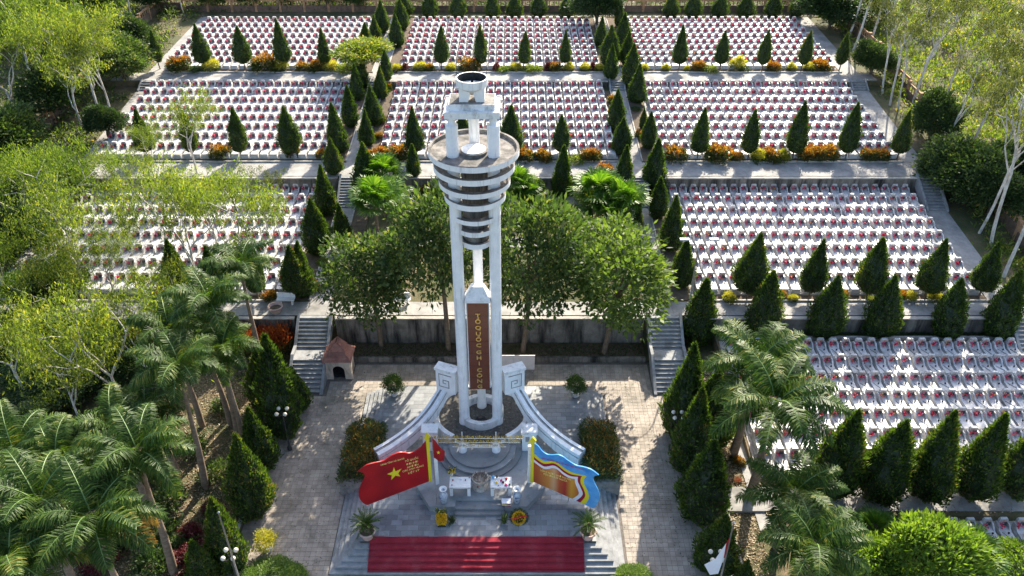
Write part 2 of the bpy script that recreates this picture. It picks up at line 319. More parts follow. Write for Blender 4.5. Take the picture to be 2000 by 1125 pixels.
def make_ground():
    xs = sorted(set([-900, -500, -250, -130, -90] + list(np.arange(-75, -44, 1.5)) + [-43.01, -40, -38.6, -30, -20, -15.41, -15.39, -8, 0, 8, 12.29, 12.31, 14.59, 14.61, 20, 28, 35.6, 38.49] + list(np.arange(39.5, 75, 1.5)) + [90, 130, 250, 500, 900]))
    ys = sorted(set([-600, -300, -120, -40, 0, 10, 18, 20, 22, 24.01, 27, 30.89, 31.01, 33.3, 34.7, 38, 42, 44.99, 45.01, 46.95, 46.97, 48.6, 61.0, 63.79, 63.81, 66.4, 81.0, 82.24, 82.26, 84.35] + list(np.arange(50, 62, 3.)) + list(np.arange(68, 81, 3.)) + list(np.arange(86, 130, 2.)) + [150, 200, 350, 700, 1500]))
    V = np.array([(x, y, ground(x, y) - .03) for x in xs for y in ys]); ny = len(ys)
    Q = np.array([(i * ny + j, (i + 1) * ny + j, (i + 1) * ny + j + 1, i * ny + j + 1) for i in range(len(xs) - 1) for j in range(ny - 1)])
    m, n, l, b = node_mat('earth')
    g = n.new('ShaderNodeNewGeometry'); nz = n.new('ShaderNodeTexNoise'); nz.inputs['Scale'].default_value = .35; nz.inputs['Detail'].default_value = 10; nz.inputs['Roughness'].default_value = .7
    l.new(g.outputs['Position'], nz.inputs['Vector']); r = ramp(n, [(.35, (.045, .06, .018)), (.5, (.09, .085, .035)), (.62, (.17, .125, .075)), (.75, (.24, .18, .11))]); l.new(nz.outputs[0], r.inputs[0]); l.new(r.outputs[0], b.inputs['Base Color'])
    b.inputs['Roughness'].default_value = .95; bp = n.new('ShaderNodeBump'); n2 = n.new('ShaderNodeTexNoise'); n2.inputs['Scale'].default_value = 9; l.new(g.outputs['Position'], n2.inputs['Vector']); l.new(n2.outputs[0], bp.inputs['Height']); bp.inputs['Strength'].default_value = .6; bp.inputs['Distance'].default_value = .08; l.new(bp.outputs[0], b.inputs['Normal'])
    return struct(link('ground', np_mesh('ground', V, Q, ['earth'])))
make_ground()

def pts(y0, y1, extra=()):
    ys = sorted([y0, y1] + [p for p in PROF[0] if y0 < p < y1]); return [(y, prof(y)) for y in ys]
XB = [(XE[0] + 2.2, XLANE[0] - 2.6), (XLANE[0] + 2.4, XLANE[1] - 1.7), (XLANE[1] + 2.6, XE[1] - 1.0)]   # grave blocks left / middle / right
# burial terraces (bare concrete between the graves)
for b, (x0, x1) in enumerate(XB):
    ribbon('burial_terrace', x0 - .25, x1 + .25, pts(86.0, YB - .2), 'terrace_concrete', .012)
    ribbon('burial_terrace', x0 - .25, x1 + .25, pts(67.75, 82.0), 'terrace_concrete', .012)
    if b != 1: ribbon('burial_terrace', x0 - .25, x1 + .25, pts(49.35, 63.6), 'terrace_concrete', .012)
ribbon('burial_terrace', 14.75, 35.9, [(34.75, .503), (45.7, 1.237)], 'terrace_concrete', .012)
ribbon('burial_terrace', 23.4, 34.0, [(27.2, -.03), (30.8, 0)], 'terrace_concrete', .012)
# cross paths, one along the front of each terrace, butted around the lanes
for y0, y1, z in ((Y3W + .02, Y3P, 2.6), (Y2W + .02, Y2P, 5.05), (Y1W + .02, Y1P, 6.67)):
    ribbon('cross_path', XE[0] - 3.2, XLANE[0] - .72, [(y0, z), (y1, z)], 'concrete_path', .016)
    ribbon('cross_path', XLANE[0] + .72, XLANE[1] - .72, [(y0, z), (y1, z)], 'concrete_path', .016)
    ribbon('cross_path', XLANE[1] + .72, XE[1] + (2.4 if z > 3 else 1.6), [(y0, z), (y1, z)], 'concrete_path', .016)
for xl in XLANE:   # two lanes climbing between the grave blocks
    ribbon('lane', xl - .70, xl + .70, pts(Y3W + .02, 61.0), 'concrete_path', .02)
    ribbon('lane', xl - .70, xl + .70, pts(Y2W + .02, 81.0), 'concrete_path', .02)
    ribbon('lane', xl - .70, xl + .70, pts(Y1W + .02, YB + .6), 'concrete_path', .02)
# side paths along both outer edges
for x0, x1 in ((XE[0] - .1, XE[0] + 1.9), (XE[1] - .65, XE[1] + 1.2)):
    ribbon('side_path', x0, x1, pts(Y1P + .01, YB + .6), 'concrete_path', .018)
    ribbon('side_path', x0, x1, pts(Y2P + .01, 81.0), 'concrete_path', .018)
    ribbon('side_path', x0, x1, pts(Y3P + .01, 61.0), 'concrete_path', .018)
ribbon('side_path', XE[1] + .4, XE[1] + 2.4, [(34.7, .503), (44.3, 1.14)], 'concrete_path', .014)
ribbon('side_path', XLANE[1] + 1.55, 40, [(31.3, .27), (33.0, .38)], 'concrete_path', .014)
ribbon('garden_path', 14.0, 14.72, [(30, .15), (45.2, .15)], 'concrete_path', .03)
# planting beds of soil, with kerbs
def bed(x0, x1, y0, y1, z0, z1):
    ribbon('planting_bed', x0, x1, [(y0, z0), (y1, z1)], 'soil', .03)
def kerb(name, x0, x1, y0, y1, z0, z1, mat='coping'):
    return struct(MB().box(x0, x1, y0, y1, z0, z1).build(name, mat))
for y0, y1, z in ((Y3P, 49.3, 2.62), (Y2P, 67.7, 5.08), (Y1P, 85.95, 6.7)):
    for x0, x1 in XB:
        if z < 3 and x0 < 0 < x1: continue
        bed(x0 - .3, x1 + .3, y0 + .16, y1, z, prof(y1)); kerb('kerb', x0 - .45, x1 + .45, y0 + .01, y0 + .15, z - .1, z + .12)
for xl in XLANE:   # narrow beds for the cypresses on both sides of each lane
    for y0, y1 in ((Y3P + .2, 60.8), (Y2P + .2, 80.8), (Y1P + .2, YB)):
        for sx in (-1, 1):
            xa, xb = sorted((xl + sx * .82, xl + sx * 2.1)); ribbon('planting_bed', xa, xb, pts(y0, y1), 'soil', .035)
            xa, xb = sorted((xl + sx * .71, xl + sx * .815)); ribbon('kerb', xa, xb, pts(y0, y1), 'coping', .11)
bed(XLANE[0] + 1.4, XLANE[1] - 1.4, 45.02, Y3W - .35, .3, .32)
kerb('kerb', XLANE[0] + 1.4, XLANE[1] - 1.4, 44.83, 45.01, 0, .42, 'wall_concrete')
kerb('kerb', 14.9, XE[1] + .2, 45.85, 46.0, 1.0, 1.5)
kerb('kerb', 12.32, 12.5, 27, 41.3, -.02, .24); kerb('kerb', -15.6, -15.42, 24, 41.3, -.02, .22)

# retaining walls, each with its coping
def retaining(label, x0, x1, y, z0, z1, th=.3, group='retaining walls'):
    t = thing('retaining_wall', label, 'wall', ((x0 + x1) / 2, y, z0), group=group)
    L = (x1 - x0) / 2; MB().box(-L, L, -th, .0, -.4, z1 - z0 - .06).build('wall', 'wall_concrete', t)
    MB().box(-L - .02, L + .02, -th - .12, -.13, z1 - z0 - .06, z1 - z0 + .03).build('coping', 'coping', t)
retaining('dark stained retaining wall left of the left lower staircase, behind the palms', XE[0] - 3.2, XLANE[0] - 1.45, Y3W, .1, 2.6)
retaining('long stained retaining wall behind the monument plaza, under the leafy trees', XLANE[0] + 1.45, XLANE[1] - 1.45, Y3W, .3, 2.6)
retaining('dark retaining wall behind the cypress row of the lower right terrace', XLANE[1] + 1.45, XE[1] - .1, Y3W, 1.2, 2.6)
retaining('dark retaining wall above the left middle grave block', XE[0] - .2, XLANE[0] - 1.0, Y2W, 3.4, 5.05)
retaining('dark retaining wall behind the fan palms between both middle staircases', XLANE[0] + 1.0, XLANE[1] - 1.0, Y2W, 3.4, 5.05)
retaining('dark retaining wall above the right middle grave block', XLANE[1] + 1.0, XE[1] - .1, Y2W, 3.4, 5.05)
retaining('low retaining wall between the two upper left grave blocks', XE[0] + 1.5, XLANE[0] - .95, Y1W, 6.0, 6.67, .22)
retaining('low retaining wall between the two upper middle grave blocks', XLANE[0] + .95, XLANE[1] - .95, Y1W, 6.0, 6.67, .22)
retaining('low retaining wall between the two upper right grave blocks', XLANE[1] + .95, XE[1] - .3, Y1W, 6.0, 6.67, .22)

# staircases: every step, landing and stringer a part
def stairs(label, xc, w, flights, side=.2, sh=.22, matl='stair_stone'):
    """flights: list of (y0, z0, y1, z1, n) from the bottom up; landings fill the gaps"""
    y0, z0 = flights[0][0], flights[0][1]
    t = thing('staircase', label, 'stairs', (xc, y0, z0), group='staircases')
    for k, (a, za, b, zb, n) in enumerate(flights):
        dy = (b - a) / n; dz = (zb - za) / n; me = None
        for i in range(n):
            ya = a + i * dy - y0; zt = za + (i + 1) * dz - z0
            if me is None:
                o = MB().box(-w / 2, w / 2, 0, dy + .02, -dz - .25, -.04).mat(0).box(-w / 2, w / 2, -.05, dy + .02, -.04, 0).build('step', matl, t); me = o.data
            else: o = link('step', me, t)
            o.location = (0, ya, zt)
        if k + 1 < len(flights):
            nb = flights[k + 1][0]; MB().box(-w / 2, w / 2, b - y0 + .02, nb - y0, zb - z0 - .3, zb - z0 - .002).build('landing', matl, t)
    top = flights[-1]
    for s in (-1, 1):
        prof_ = [(flights[0][0] - .25, z0 - .2), (flights[0][0] - .25, z0 + .12)]
        for a, za, b, zb, n in flights: prof_ += [(a, za + sh), (b, zb + sh)]
        prof_ += [(top[2] + .02, top[3] - .6), (flights[0][0] + .6, z0 - .4)]
        poly = [(p[0] - y0, p[1] - z0) for p in prof_]
        xa, xb = sorted((s * w / 2, s * (w / 2 + side))); MB().prism(poly, xa, xb, 'x').build('stringer', matl, t)
    return t
for xl, nm in zip(XLANE, ('left', 'right')):
    stairs(f'wide grey stone staircase in two flights climbing from the plaza on the {nm}', xl, 2.1, [(41.6, 0, 43.9, 1.3, 8), (44.9, 1.3, 46.97, 2.6, 8)])
    stairs(f'narrow grey staircase on the {nm} lane beside the fan palms, middle terrace', xl, 1.35, [(61.02, 3.5, 63.82, 5.05, 11)], .16)
    stairs(f'short flight of four steps on the {nm} lane, top terrace', xl, 1.35, [(81.02, 6.05, 82.27, 6.67, 4)], .16)
stairs('dark narrow staircase at the right edge beside the middle grave block', XE[1] + .35, 1.5, [(60.6, 3.47, 63.8, 5.05, 11)], .18, .3)
stairs('short steps at the far right edge of the top path', XE[1] + .35, 1.4, [(81.02, 6.05, 82.27, 6.67, 4)], .16)
stairs('short steps at the far left edge of the top path', XE[0] + .9, 1.5, [(81.02, 6.05, 82.27, 6.67, 4)], .16)
stairs('dark staircase at the right edge below the cypress row', XE[1] + .85, 1.5, [(44.4, 1.15, 46.97, 2.6, 9)], .2, .25)
stairs('staircase at the left edge below the middle path, behind the pale trees', XE[0] + .9, 1.5, [(60.8, 3.48, 63.82, 5.05, 11)], .16)

# ---------------------------------------------------------------- paved plaza
ribbon('plaza', -15.41, 12.31, [(22.0, 0), (44.82, 0)], 'paver_joint', -.008)
def pavers():
    host = bpy.data.objects['plaza']; T = .30; J = .015; near = []; rest = []
    for i in range(int(27.6 / T)):
        for j in range(int(22.8 / T)):
            x = -15.3 + (i + .5) * T; y = 22.1 + (j + .5) * T
            if x > 12.2 or y > 44.7: continue
            if -9.95 < x < 6.25 and 27.05 < y < 41.55: continue
            if 41.3 < y and (abs(x - XLANE[0]) < 1.4 or abs(x - XLANE[1]) < 1.4): continue
            if -12.95 < x < -11.05 and 42.9 < y < 44.5: continue
            (near if y < 28.3 and len(near) < 300 and y > 26.8 and (-13.9 < x < 10.9) else rest).append((x, y))
    h = (T - J) / 2
    me = MB().box(-h, h, -h, h, -.03, 0, bottom=False).build('paver', 'paver', host); first = True; me.location = (*near[0], .006); d = me.data
    for x, y in near[1:]: link('paver', d, host, (x, y, .006 + rng.uniform(-.002, .002)))
    b = np.array(d.vertices[0].co); V0 = np.array([v.co for v in d.vertices]); Q0 = np.array([list(p.vertices) for p in d.polygons])
    P = np.array([(x, y, .006 + rng.uniform(-.002, .002)) for x, y in rest]); V = (V0[None] + P[:, None]).reshape(-1, 3); Q = (Q0[None] + (np.arange(len(P)) * len(V0))[:, None, None]).reshape(-1, 4)
    o = link('pavers', np_mesh('pavers', V, Q, ['paver']), host); o['kind'] = 'stuff'
pavers()

# ---------------------------------------------------------------- stepped stone platform under the monument
PX0, PX1, PY0, PY1, PZ = -8.3, 4.6, 28.7, 41.4, .9
def platform():
    t = thing('platform', 'wide grey stone platform with steps all around, carrying the white monument', 'platform', (XM, 28.7, 0)); o3 = Vector((XM, 28.7, 0))
    def add(mb, name, mat, par=t): o = mb.build(name, mat, par); o.location = -o3; return o
    for k in range(5, 0, -1):
        add(MB().box(PX0 - .3 * k, PX1 + .3 * k, PY0 - .3 * k, PY1 + .02 * k, 0, PZ - .15 * k - .03).box(PX0 - .3 * k - .02, PX1 + .3 * k + .02, PY0 - .3 * k - .02, PY1 + .02 * k, PZ - .15 * k - .03, PZ - .15 * k), 'step', 'stair_stone')
    core = add(MB().box(PX0, PX1, PY0, PY1, .05, PZ - .012), 'core', 'platform_joint')
    # floor slabs in running bond
    near = []; rest = []; L, W, J = .62, .36, .010; j = 0; y = PY0 + .01
    while y + W <= PY1:
        x = PX0 - (L / 2 if j % 2 else 0)
        while x < PX1:
            a, b = max(x, PX0 - .02) + J / 2, min(x + L, PX1 + .02) - J / 2
            if b - a > .08: (near if y < 32.6 and len(near) < 300 else rest).append((a, b, y + J / 2, y + W - J / 2))
            x += L
        y += W; j += 1
    cache = {}
    for a, b, c, d in near:
        key = (round(b - a, 3), round(d - c, 3))
        if key not in cache:
            w, h = (b - a) / 2, (d - c) / 2; o = MB().box(-w, w, -h, h, -.03, 0, bottom=False).build('floor_slab', 'platform_stone', t); cache[key] = o.data
        else: o = link('floor_slab', cache[key], t)
        o.location = Vector(((a + b) / 2, (c + d) / 2, PZ + rng.uniform(-.002, .002))) - o3
    mb = MB()
    for a, b, c, d in rest: mb.box(a, b, c, d, PZ - .03, PZ, bottom=False)
    add(mb, 'floor_slabs', 'platform_stone')['kind'] = 'stuff'
    # raised altar dais with its own steps and the half-round tiers
    dz = PZ + .42
    add(MB().prism([(-5.5, 35.6), (-5.5, 32.2), (-4.65, 30.75), (-3.2, 30.75), (-3.2, 31.25), (-.42, 31.25), (-.42, 30.75), (.85, 30.75), (1.9, 32.2), (1.9, 35.6)], PZ - .01, dz), 'dais', 'platform_stone')
    for k in range(2): add(MB().box(-3.19, -.43, 30.42 + .29 * k, 31.26, PZ - .01, PZ + .14 * (k + 1)), 'dais_step', 'platform_stone')
    for k, (r, zz) in enumerate(((2.55, .14), (2.2, .28), (1.85, .42))):
        add(MB().lathe([(r, dz - .02), (r, dz + zz), (0.001, dz + zz)], 32, (XM, 35.15, 0), a0=math.pi, a1=2 * math.pi), 'round_tier', 'platform_stone')
    return t
platform()
def carpet():
    o3 = Vector((XM, 28.0, 0)); mb = MB(); x0, x1 = -7.77, 3.91; P = [(29.0, PZ + .022)]
    for k in range(0, 5):
        z = PZ - .15 * k + (.022 if k == 0 else .018); y = PY0 - .3 * k - .035
        P += [(y, z), (y - .012, z - .13)] if k < 5 else []
    P = P[:-1] + [(P[-1][0], PZ - .15 * 5 + .02), (P[-1][0] - .18, PZ - .15 * 5 + .02)]
    n = 40; k = len(P); vs = []
    for i in range(n + 1):
        x = x0 + (x1 - x0) * i / n
        for j, (y, z) in enumerate(P): vs.append((x - o3.x, y - o3.y - .018 * abs(math.sin(x * 1.7 + j)), z + .01 * abs(math.sin(x * 2.3 + j * 1.1))))
    mb.add(vs, [(i * k + j, (i + 1) * k + j, (i + 1) * k + j + 1, i * k + j + 1)[::-1] for i in range(n) for j in range(k - 1)])
    o = mb.build('carpet', 'carpet_red'); o.location = o3; tag(o, 'long red carpet laid down the front steps of the platform', 'carpet')
    s = o.modifiers.new('thick', 'SOLIDIFY'); s.thickness = .012; s.offset = 1
carpet()

# ---------------------------------------------------------------- monument tower
MC = Vector((XM, 38.25, PZ))
def monument():
    t = thing('monument', 'tall white column monument with stacked rings, bowl on top and brown inscription plaque', 'monument', MC)
    def add(mb, name, mat, smooth=False, par=None, shift=True):
        o = mb.build(name, mat, par or t, smooth)
        if shift: o.location = -MC if par is None else (0, 0, 0)
        return o
    cx, cy = MC.x, MC.y
    # round ash bed and its rim
    add(MB().lathe([(2.95, PZ + .0), (2.95, PZ + .40), (2.70, PZ + .40), (2.70, PZ + .27)], 56, (cx, cy, 0)), 'pool_rim', 'white_grimy')
    add(MB().lathe([(2.75, PZ + .28), (.01, PZ + .34)], 40, (cx, cy, 0)), 'ash_bed', 'ash_bed')
    add(MB().lathe([(1.42, PZ + .2), (1.42, PZ + .85), (1.12, PZ + .85), (1.08, PZ + .3)], 48, (cx, cy, 0), closed=False), 'base_ring', 'white_grimy')
    cols = [(-1.03, -.62, .315, 21.35), (1.03, -.62, .315, 21.35), (0, .82, .27, 21.6)]
    for dx, dy, r, zt in cols:
        add(MB().lathe([(r + .04, PZ + .25), (r + .04, PZ + .6), (r, PZ + .62), (r, PZ + 1.4), (r, zt - 1.2), (r, zt - .02), (r * .98, zt), (r * .62, zt + .005), (r * .62, zt + .42)], 28, (cx + dx, cy + dy, 0)), 'column', 'white_paint', True).data.polygons.foreach_set('use_smooth', [True] * (28 * 8))
    # rings: open floors with an upright rim, getting smaller downwards
    for k, (r, z0, z1) in enumerate((r_, a_ + .04, b_ - .02) for r_, a_, b_ in ((2.33, 19.5, 19.86), (2.1, 18.66, 19.03), (1.87, 17.8, 18.14), (1.62, 16.95, 17.32), (1.36, 15.94, 16.26), (1.1, 15.07, 15.42), (.86, 14.15, 14.53))):
        o = add(MB().lathe([(r - .55 if k else .02, z0), (r, z0), (r, z1), (r - .13, z1), (r - .13, z0 + .13), (r - .55 if k else .02, z0 + .13)], 64, (cx, cy, 0), closed=k > 0), 'ring', ['white_paint', 'roof_grime'])
        mi = []
        for seg in range(6 if k else 5): mi += [1 if seg in (2, 3, 4) else 0] * 64
        o.data.polygons.foreach_set('material_index', mi)
    add(MB().lathe([(.72, 19.6), (.72, 19.83), (.02, 19.83)], 32, (cx, cy - .22, 0)), 'oculus_drum', 'roof_grime')
    add(MB().lathe([(.62, 19.82), (.62, 19.87), (.02, 19.89)], 32, (cx, cy - .22, 0)), 'oculus', ['white_paint'])
    add(MB().lathe([(.70, 14.0), (.70, 19.55)], 32, (cx, cy + .15, 0)).lathe([(.5, 14.0), (.5, 19.55)], 32, (cx, cy + .15, 0)), 'inner_drum', 'wall_concrete').hide_render = False
    # slab tiers and bowl
    add(MB().box(cx - 1.36, cx + 1.36, cy - .98, cy + .95, 21.78, 22.12), 'cap_slab', 'white_grimy')
    add(MB().box(cx - 1.13, cx + 1.13, cy - .72, cy + .72, 22.12, 22.42), 'cap_slab', 'white_grimy')
    add(MB().box(cx - 1.1, cx + 1.1, cy - .69, cy + .69, 22.42, 22.425), 'cap_top', 'roof_grime')
    for s in (-1, 1):
        add(MB().prism([(s * .62, 22.42), (s * .62, 23.15), (s * .06, 23.2), (s * .10, 22.74), (s * .20, 22.42)], cy - .42, cy + .42, 'y'), 'bowl_leg', 'white_paint').location = (0, -MC.y, -MC.z)
    add(MB().lathe([(.05, 22.66), (.14, 22.68), (.44, 22.92), (.70, 23.10), (.76, 23.14), (.78, 23.52), (.71, 23.52), (.66, 23.15), (.2, 22.95), (.01, 22.93)], 44, (cx, cy, 0)), 'bowl', ['white_paint', 'soot']).data.polygons.foreach_set('material_index', [0] * (44 * 6) + [1] * (44 * 3))
    for dx, dy in ((-.72, .1), (.72, .1), (.05, .74)):
        add(MB().tube([(cx + dx, cy + dy, 23.4), (cx + dx, cy + dy, 24.7)], .012, 5), 'lightning_rod', 'dark_steel')
    # inscription plaque between the front columns
    yp = cy - .82; zt, zb = 10.65, 4.15; w = .60
    add(MB().box(cx - .67, cx + .67, yp + .06, yp + .5, zb + .05, zt + .05), 'plaque_frame', 'white_paint')
    pl = add(MB().box(cx - w, cx + w, yp - .02, yp + .06, zb, zt), 'plaque', 'brown_granite')
    for k in range(1, 7): 
        z = zb + (zt - zb) * k / 7; o = MB().box(cx - w - .004, cx + w + .004, yp - .024, yp + .02, z - .012, z + .012).build('panel_joint', 'soot', pl)
    hood = MB(); hx = .72
    hood.add([(cx - hx, yp - .12, zt + .05), (cx + hx, yp - .12, zt + .05), (cx + hx, yp + .7, zt + .05), (cx - hx, yp + .7, zt + .05), (cx - hx, yp - .12, zt + .22), (cx + hx, yp - .12, zt + .22), (cx + hx, yp + .7, zt + .22), (cx - hx, yp + .7, zt + .22), (cx - .34, yp + .2, zt + .95), (cx + .34, yp + .2, zt + .95), (cx + .34, yp + .6, zt + .95), (cx - .34, yp + .6, zt + .95)],
             [(0, 1, 5, 4), (1, 2, 6, 5), (2, 3, 7, 6), (3, 0, 4, 7), (4, 5, 9, 8), (5, 6, 10, 9), (6, 7, 11, 10), (7, 4, 8, 11), (8, 9, 10, 11), (3, 2, 1, 0)])
    add(hood, 'hood', 'white_grimy')
    chars = 'T Ổ Q U Ố C - G H I - C Ô N G'.split(' '); chars = ['T', 'Ổ', 'Q', 'U', 'Ố', 'C', 'G', 'H', 'I', 'C', 'Ô', 'N', 'G']
    for k, c in enumerate(chars):
        z = 9.78 - k * .435 - (.08 if k > 5 else 0) - (.08 if k > 8 else 0)
        text_mesh('letter', c, .38, 'gold_letter', wall_mtx(cx, yp - .06, z), pl, .03, sx=1.2, bold=.004)
    # tapering dark cone of incense ash inside the base ring
    add(MB().add([(cx - .42, cy - 1.0, PZ + .3), (cx + .42, cy - 1.0, PZ + .3), (cx + .42, cy - .45, PZ + .3), (cx - .42, cy - .45, PZ + .3), (cx - .16, cy - .8, PZ + .8), (cx + .16, cy - .8, PZ + .8), (cx + .16, cy - .6, PZ + .8), (cx - .16, cy - .6, PZ + .8)], [(0, 1, 5, 4), (1, 2, 6, 5), (2, 3, 7, 6), (3, 0, 4, 7), (4, 5, 6, 7)]), 'incense_box', 'dark_steel')
    # swept side walls with scroll heads, mirrored
    for s in (-1, 1):
        path = [(1.6, .0, 4.0), (2.2, -.15, 3.92), (2.58, -.62, 3.5), (3.05, -1.32, 3.05), (3.75, -2.15, 2.66), (4.6, -2.95, 2.38), (5.45, -3.62, 2.2), (6.1, -4.08, 2.12)]
        fine = []
        for i in range(len(path) - 1):
            for u in (0, .33, .66): fine.append([path[i][q] + (path[i + 1][q] - path[i][q]) * u for q in range(3)])
        fine.append(path[-1])
        sm = [fine[0]] + [[(fine[i - 1][q] + fine[i][q] * 2 + fine[i + 1][q]) / 4 for q in range(3)] for i in range(1, len(fine) - 1)] + [fine[-1]]
        sec = [(-.30, None, 0), (-.30, -.08, 1), (-.26, 0, 0), (-.10, 0, 0), (-.10, -.06, 1), (.02, -.06, 1), (.02, -.03, 0), (.25, -.03, 0), (.25, -.28, 0), (.30, -.28, 0), (.30, None, 0), (-.30, None, 0)]
        vs = []; fs = []; mi = []; k = len(sec)
        for i, p in enumerate(sm):
            a, b = sm[max(i - 1, 0)], sm[min(i + 1, len(sm) - 1)]; d = Vector((b[0] - a[0], b[1] - a[1], 0)).normalized(); nrm = Vector((-d.y, d.x, 0))
            for u, dz, _ in sec:
                q = Vector((p[0], p[1], 0)) + nrm * (-u) * (1.0 + .38 * i / len(sm)); vs.append((cx + s * q.x, cy + q.y, max(PZ - .01, p[2] - .78 - .3 * (i / len(sm)) ** 3) if dz is None else p[2] + dz))
        for i in range(len(sm) - 1):
            for j in range(k - 1):
                f = (i * k + j, (i + 1) * k + j, (i + 1) * k + j + 1, i * k + j + 1); fs.append(f if s < 0 else f[::-1]); mi.append(1 if j in (3, 4, 5, 8) else 0)
        e = len(sm) - 1; fs.append(tuple(e * k + j for j in range(k)) if s > 0 else tuple(e * k + j for j in range(k))[::-1]); mi.append(0)
        mb = MB(); mb.add(vs, fs); mb.mi = mi
        wing = add(mb, 'swept_wall', ['white_paint', 'groove_grey'])
        # thin dark line along the inner foot of the coping
        # scroll head: block with square spiral relief
        hd = MB(); ang = R(22) * s; ca, sa = math.cos(ang), math.sin(ang); hc = Vector((cx + s * 2.02, cy - .22, 0))
        def hb(x0, x1, y0, y1, z0, z1, mb): mb.box(hc.x + x0, hc.x + x1, hc.y + y0, hc.y + y1, z0, z1, rz=ang, c=(hc.x, hc.y))
        hb(-.64, .64, -.28, .28, 3.55, 5.2, hd); head = add(hd, 'scroll_head', 'white_paint')
        cp = MB(); hb(-.71, .71, -.34, .34, 5.2, 5.38, cp); cpo = cp.build('scroll_cap', 'white_grimy', head)
        rl = MB(); y0, y1 = -.30, -.27
        for a, b, c, d in ((-.45, .42, 4.92, 4.98), (-.45, -.40, 3.95, 4.92), (-.45, .25, 3.95, 4.0), (.20, .25, 4.0, 4.55), (-.18, .20, 4.5, 4.55), (-.18, -.13, 4.25, 4.5), (-.13, .05, 4.25, 4.3)):
            if s > 0: a, b = -b, -a
            hb(a, b, y0, y1, c, d, rl)
        rl.build('scroll_relief', 'groove_grey', head)  # dark bars stand proud to draw the recessed spiral lines
    # short front pillars with curved parapet to the pool, and inscription frame between them
    for s in (-1, 1):
        px = cx + s * 2.98
        fp = add(MB().box(px - .42, px + .42, cy - 3.25, cy - 2.65, PZ, 2.75), 'front_pillar', 'white_paint')
        MB().box(px - .50, px + .50, cy - 3.33, cy - 2.57, 2.75, 2.95).build('pillar_cap', 'white_grimy', fp)
        MB().box(px - s * .1 - .12, px - s * .1 + .12, cy - 3.28, cy - 3.2, 2.1, 2.5).build('pillar_recess', 'groove_grey', fp)  # dark box set on the face to draw a recess
        a0, a1 = (R(200), R(238)) if s < 0 else (R(302), R(340))
        add(MB().lathe([(3.2, PZ), (3.2, 1.95), (2.92, 1.95), (2.92, PZ)], 12, (cx, cy, 0), a0=a0, a1=a1), 'parapet', 'white_paint')
    return t
MON = monument()
def inscription():
    cx, y = XM, 34.55; t = thing('inscription_frame', 'white frame with three lines of yellow capital letters in front of the monument', 'sign', (cx, y, 1.74))
    for s in (-1, 1):
        MB().lathe([(.26, 0), (.26, .35), (.22, .42), (.10, .45), (.10, .9)], 20, (s * 1.0, .1, 0)).build('foot', 'white_paint', t, True)
        MB().box(s * 1.0 - .03, s * 1.0 + .03, .06, .10, .4, 1.55).build('post', 'wood_white', t)
    for k, (z, w) in enumerate(((1.18, 5.3), (.84, 4.9), (.50, 3.2))): MB().box(-w / 2, w / 2, .03, .06, z - .16, z - .11).build('rail', 'wood_white', t)
    MB().box(-1.2, 1.2, -.05, .16, .36, .42).build('shelf', 'wood_white', t)
    for k, (s, z, sz, w) in enumerate((('ĐẠI LỄ CẦU SIÊU TƯỞNG NIỆM CÁC ANH HÙNG LIỆT SỸ', 1.18, .27, 5.3), ('TẠI NGHĨA TRANG QUỐC GIA VỊ XUYÊN - HÀ GIANG', .84, .25, 4.9), ('VỊ XUYÊN, NGÀY 12 THÁNG 7 NĂM 2020', .50, .19, 3.0))):
        o = text_mesh('letters', s, sz, 'gold_flat', wall_mtx(0, 0, z), t, .02)
        ww = o.dimensions.x or 1; bpy.context.view_layer.update(); ww = max(v.co.x for v in o.data.vertices) - min(v.co.x for v in o.data.vertices)
        o.data.transform(Matrix.Diagonal((w / ww, 1, 1, 1)))
inscription()

# ---------------------------------------------------------------- billboards shaped like waving flags
def ray(px, py):
    q = (py - 562.5) / FPX; return Vector(((px - 1000) / FPX, CT - q * ST, -ST - q * CT))
class Board:
    """vertical board through two feet on the platform; pts() turns outline points into the board's own (length, height)"""
    def __init__(s, A, B): s.A = Vector((*A, 0)); s.d = (Vector((*B, 0)) - s.A).normalized(); s.n = Vector((s.d.y, -s.d.x, 0))
    def uv(s, px, py):
        r = ray(px, py); o = Vector((0, 0, CAMH)); t = (s.A - o).dot(s.n) / r.dot(s.n); p = o + r * t; return ((p - s.A).dot(s.d), p.z)
    def sheet(s, uvs, off, th, name, mat, par, base):
        """extrude an outline (u,z) by th, its front face off metres before the board plane"""
        me = bmesh.new(); f0 = []; nn = s.n
        fr = [me.verts.new(s.A + s.d * u + nn * off + Vector((0, 0, z)) - base) for u, z in uvs]; bk = [me.verts.new(v.co - nn * th) for v in fr]; k = len(fr)
        me.faces.new(fr).normal_update(); me.faces.new(bk[::-1]).normal_update()
        for i in range(k): me.faces.new((fr[i], bk[i], bk[(i + 1) % k], fr[(i + 1) % k]))
        bmesh.ops.triangulate(me, faces=[f for f in me.faces if len(f.verts) > 4], ngon_method='EAR_CLIP'); bmesh.ops.recalc_face_normals(me, faces=me.faces)
        m = bpy.data.meshes.new(name); me.to_mesh(m); me.free(); m.materials.append(M[mat]); return link(name, m, par)
    def mtx(s, u, z, off, base, rot=0):
        p = s.A + s.d * u + s.n * off + Vector((0, 0, z)) - base
        b = Matrix(((s.d.x, 0, s.n.x, p.x), (s.d.y, 0, s.n.y, p.y), (s.d.z, 1, s.n.z, p.z), (0, 0, 0, 1))); return b @ Matrix.Rotation(rot, 4, 'Z')
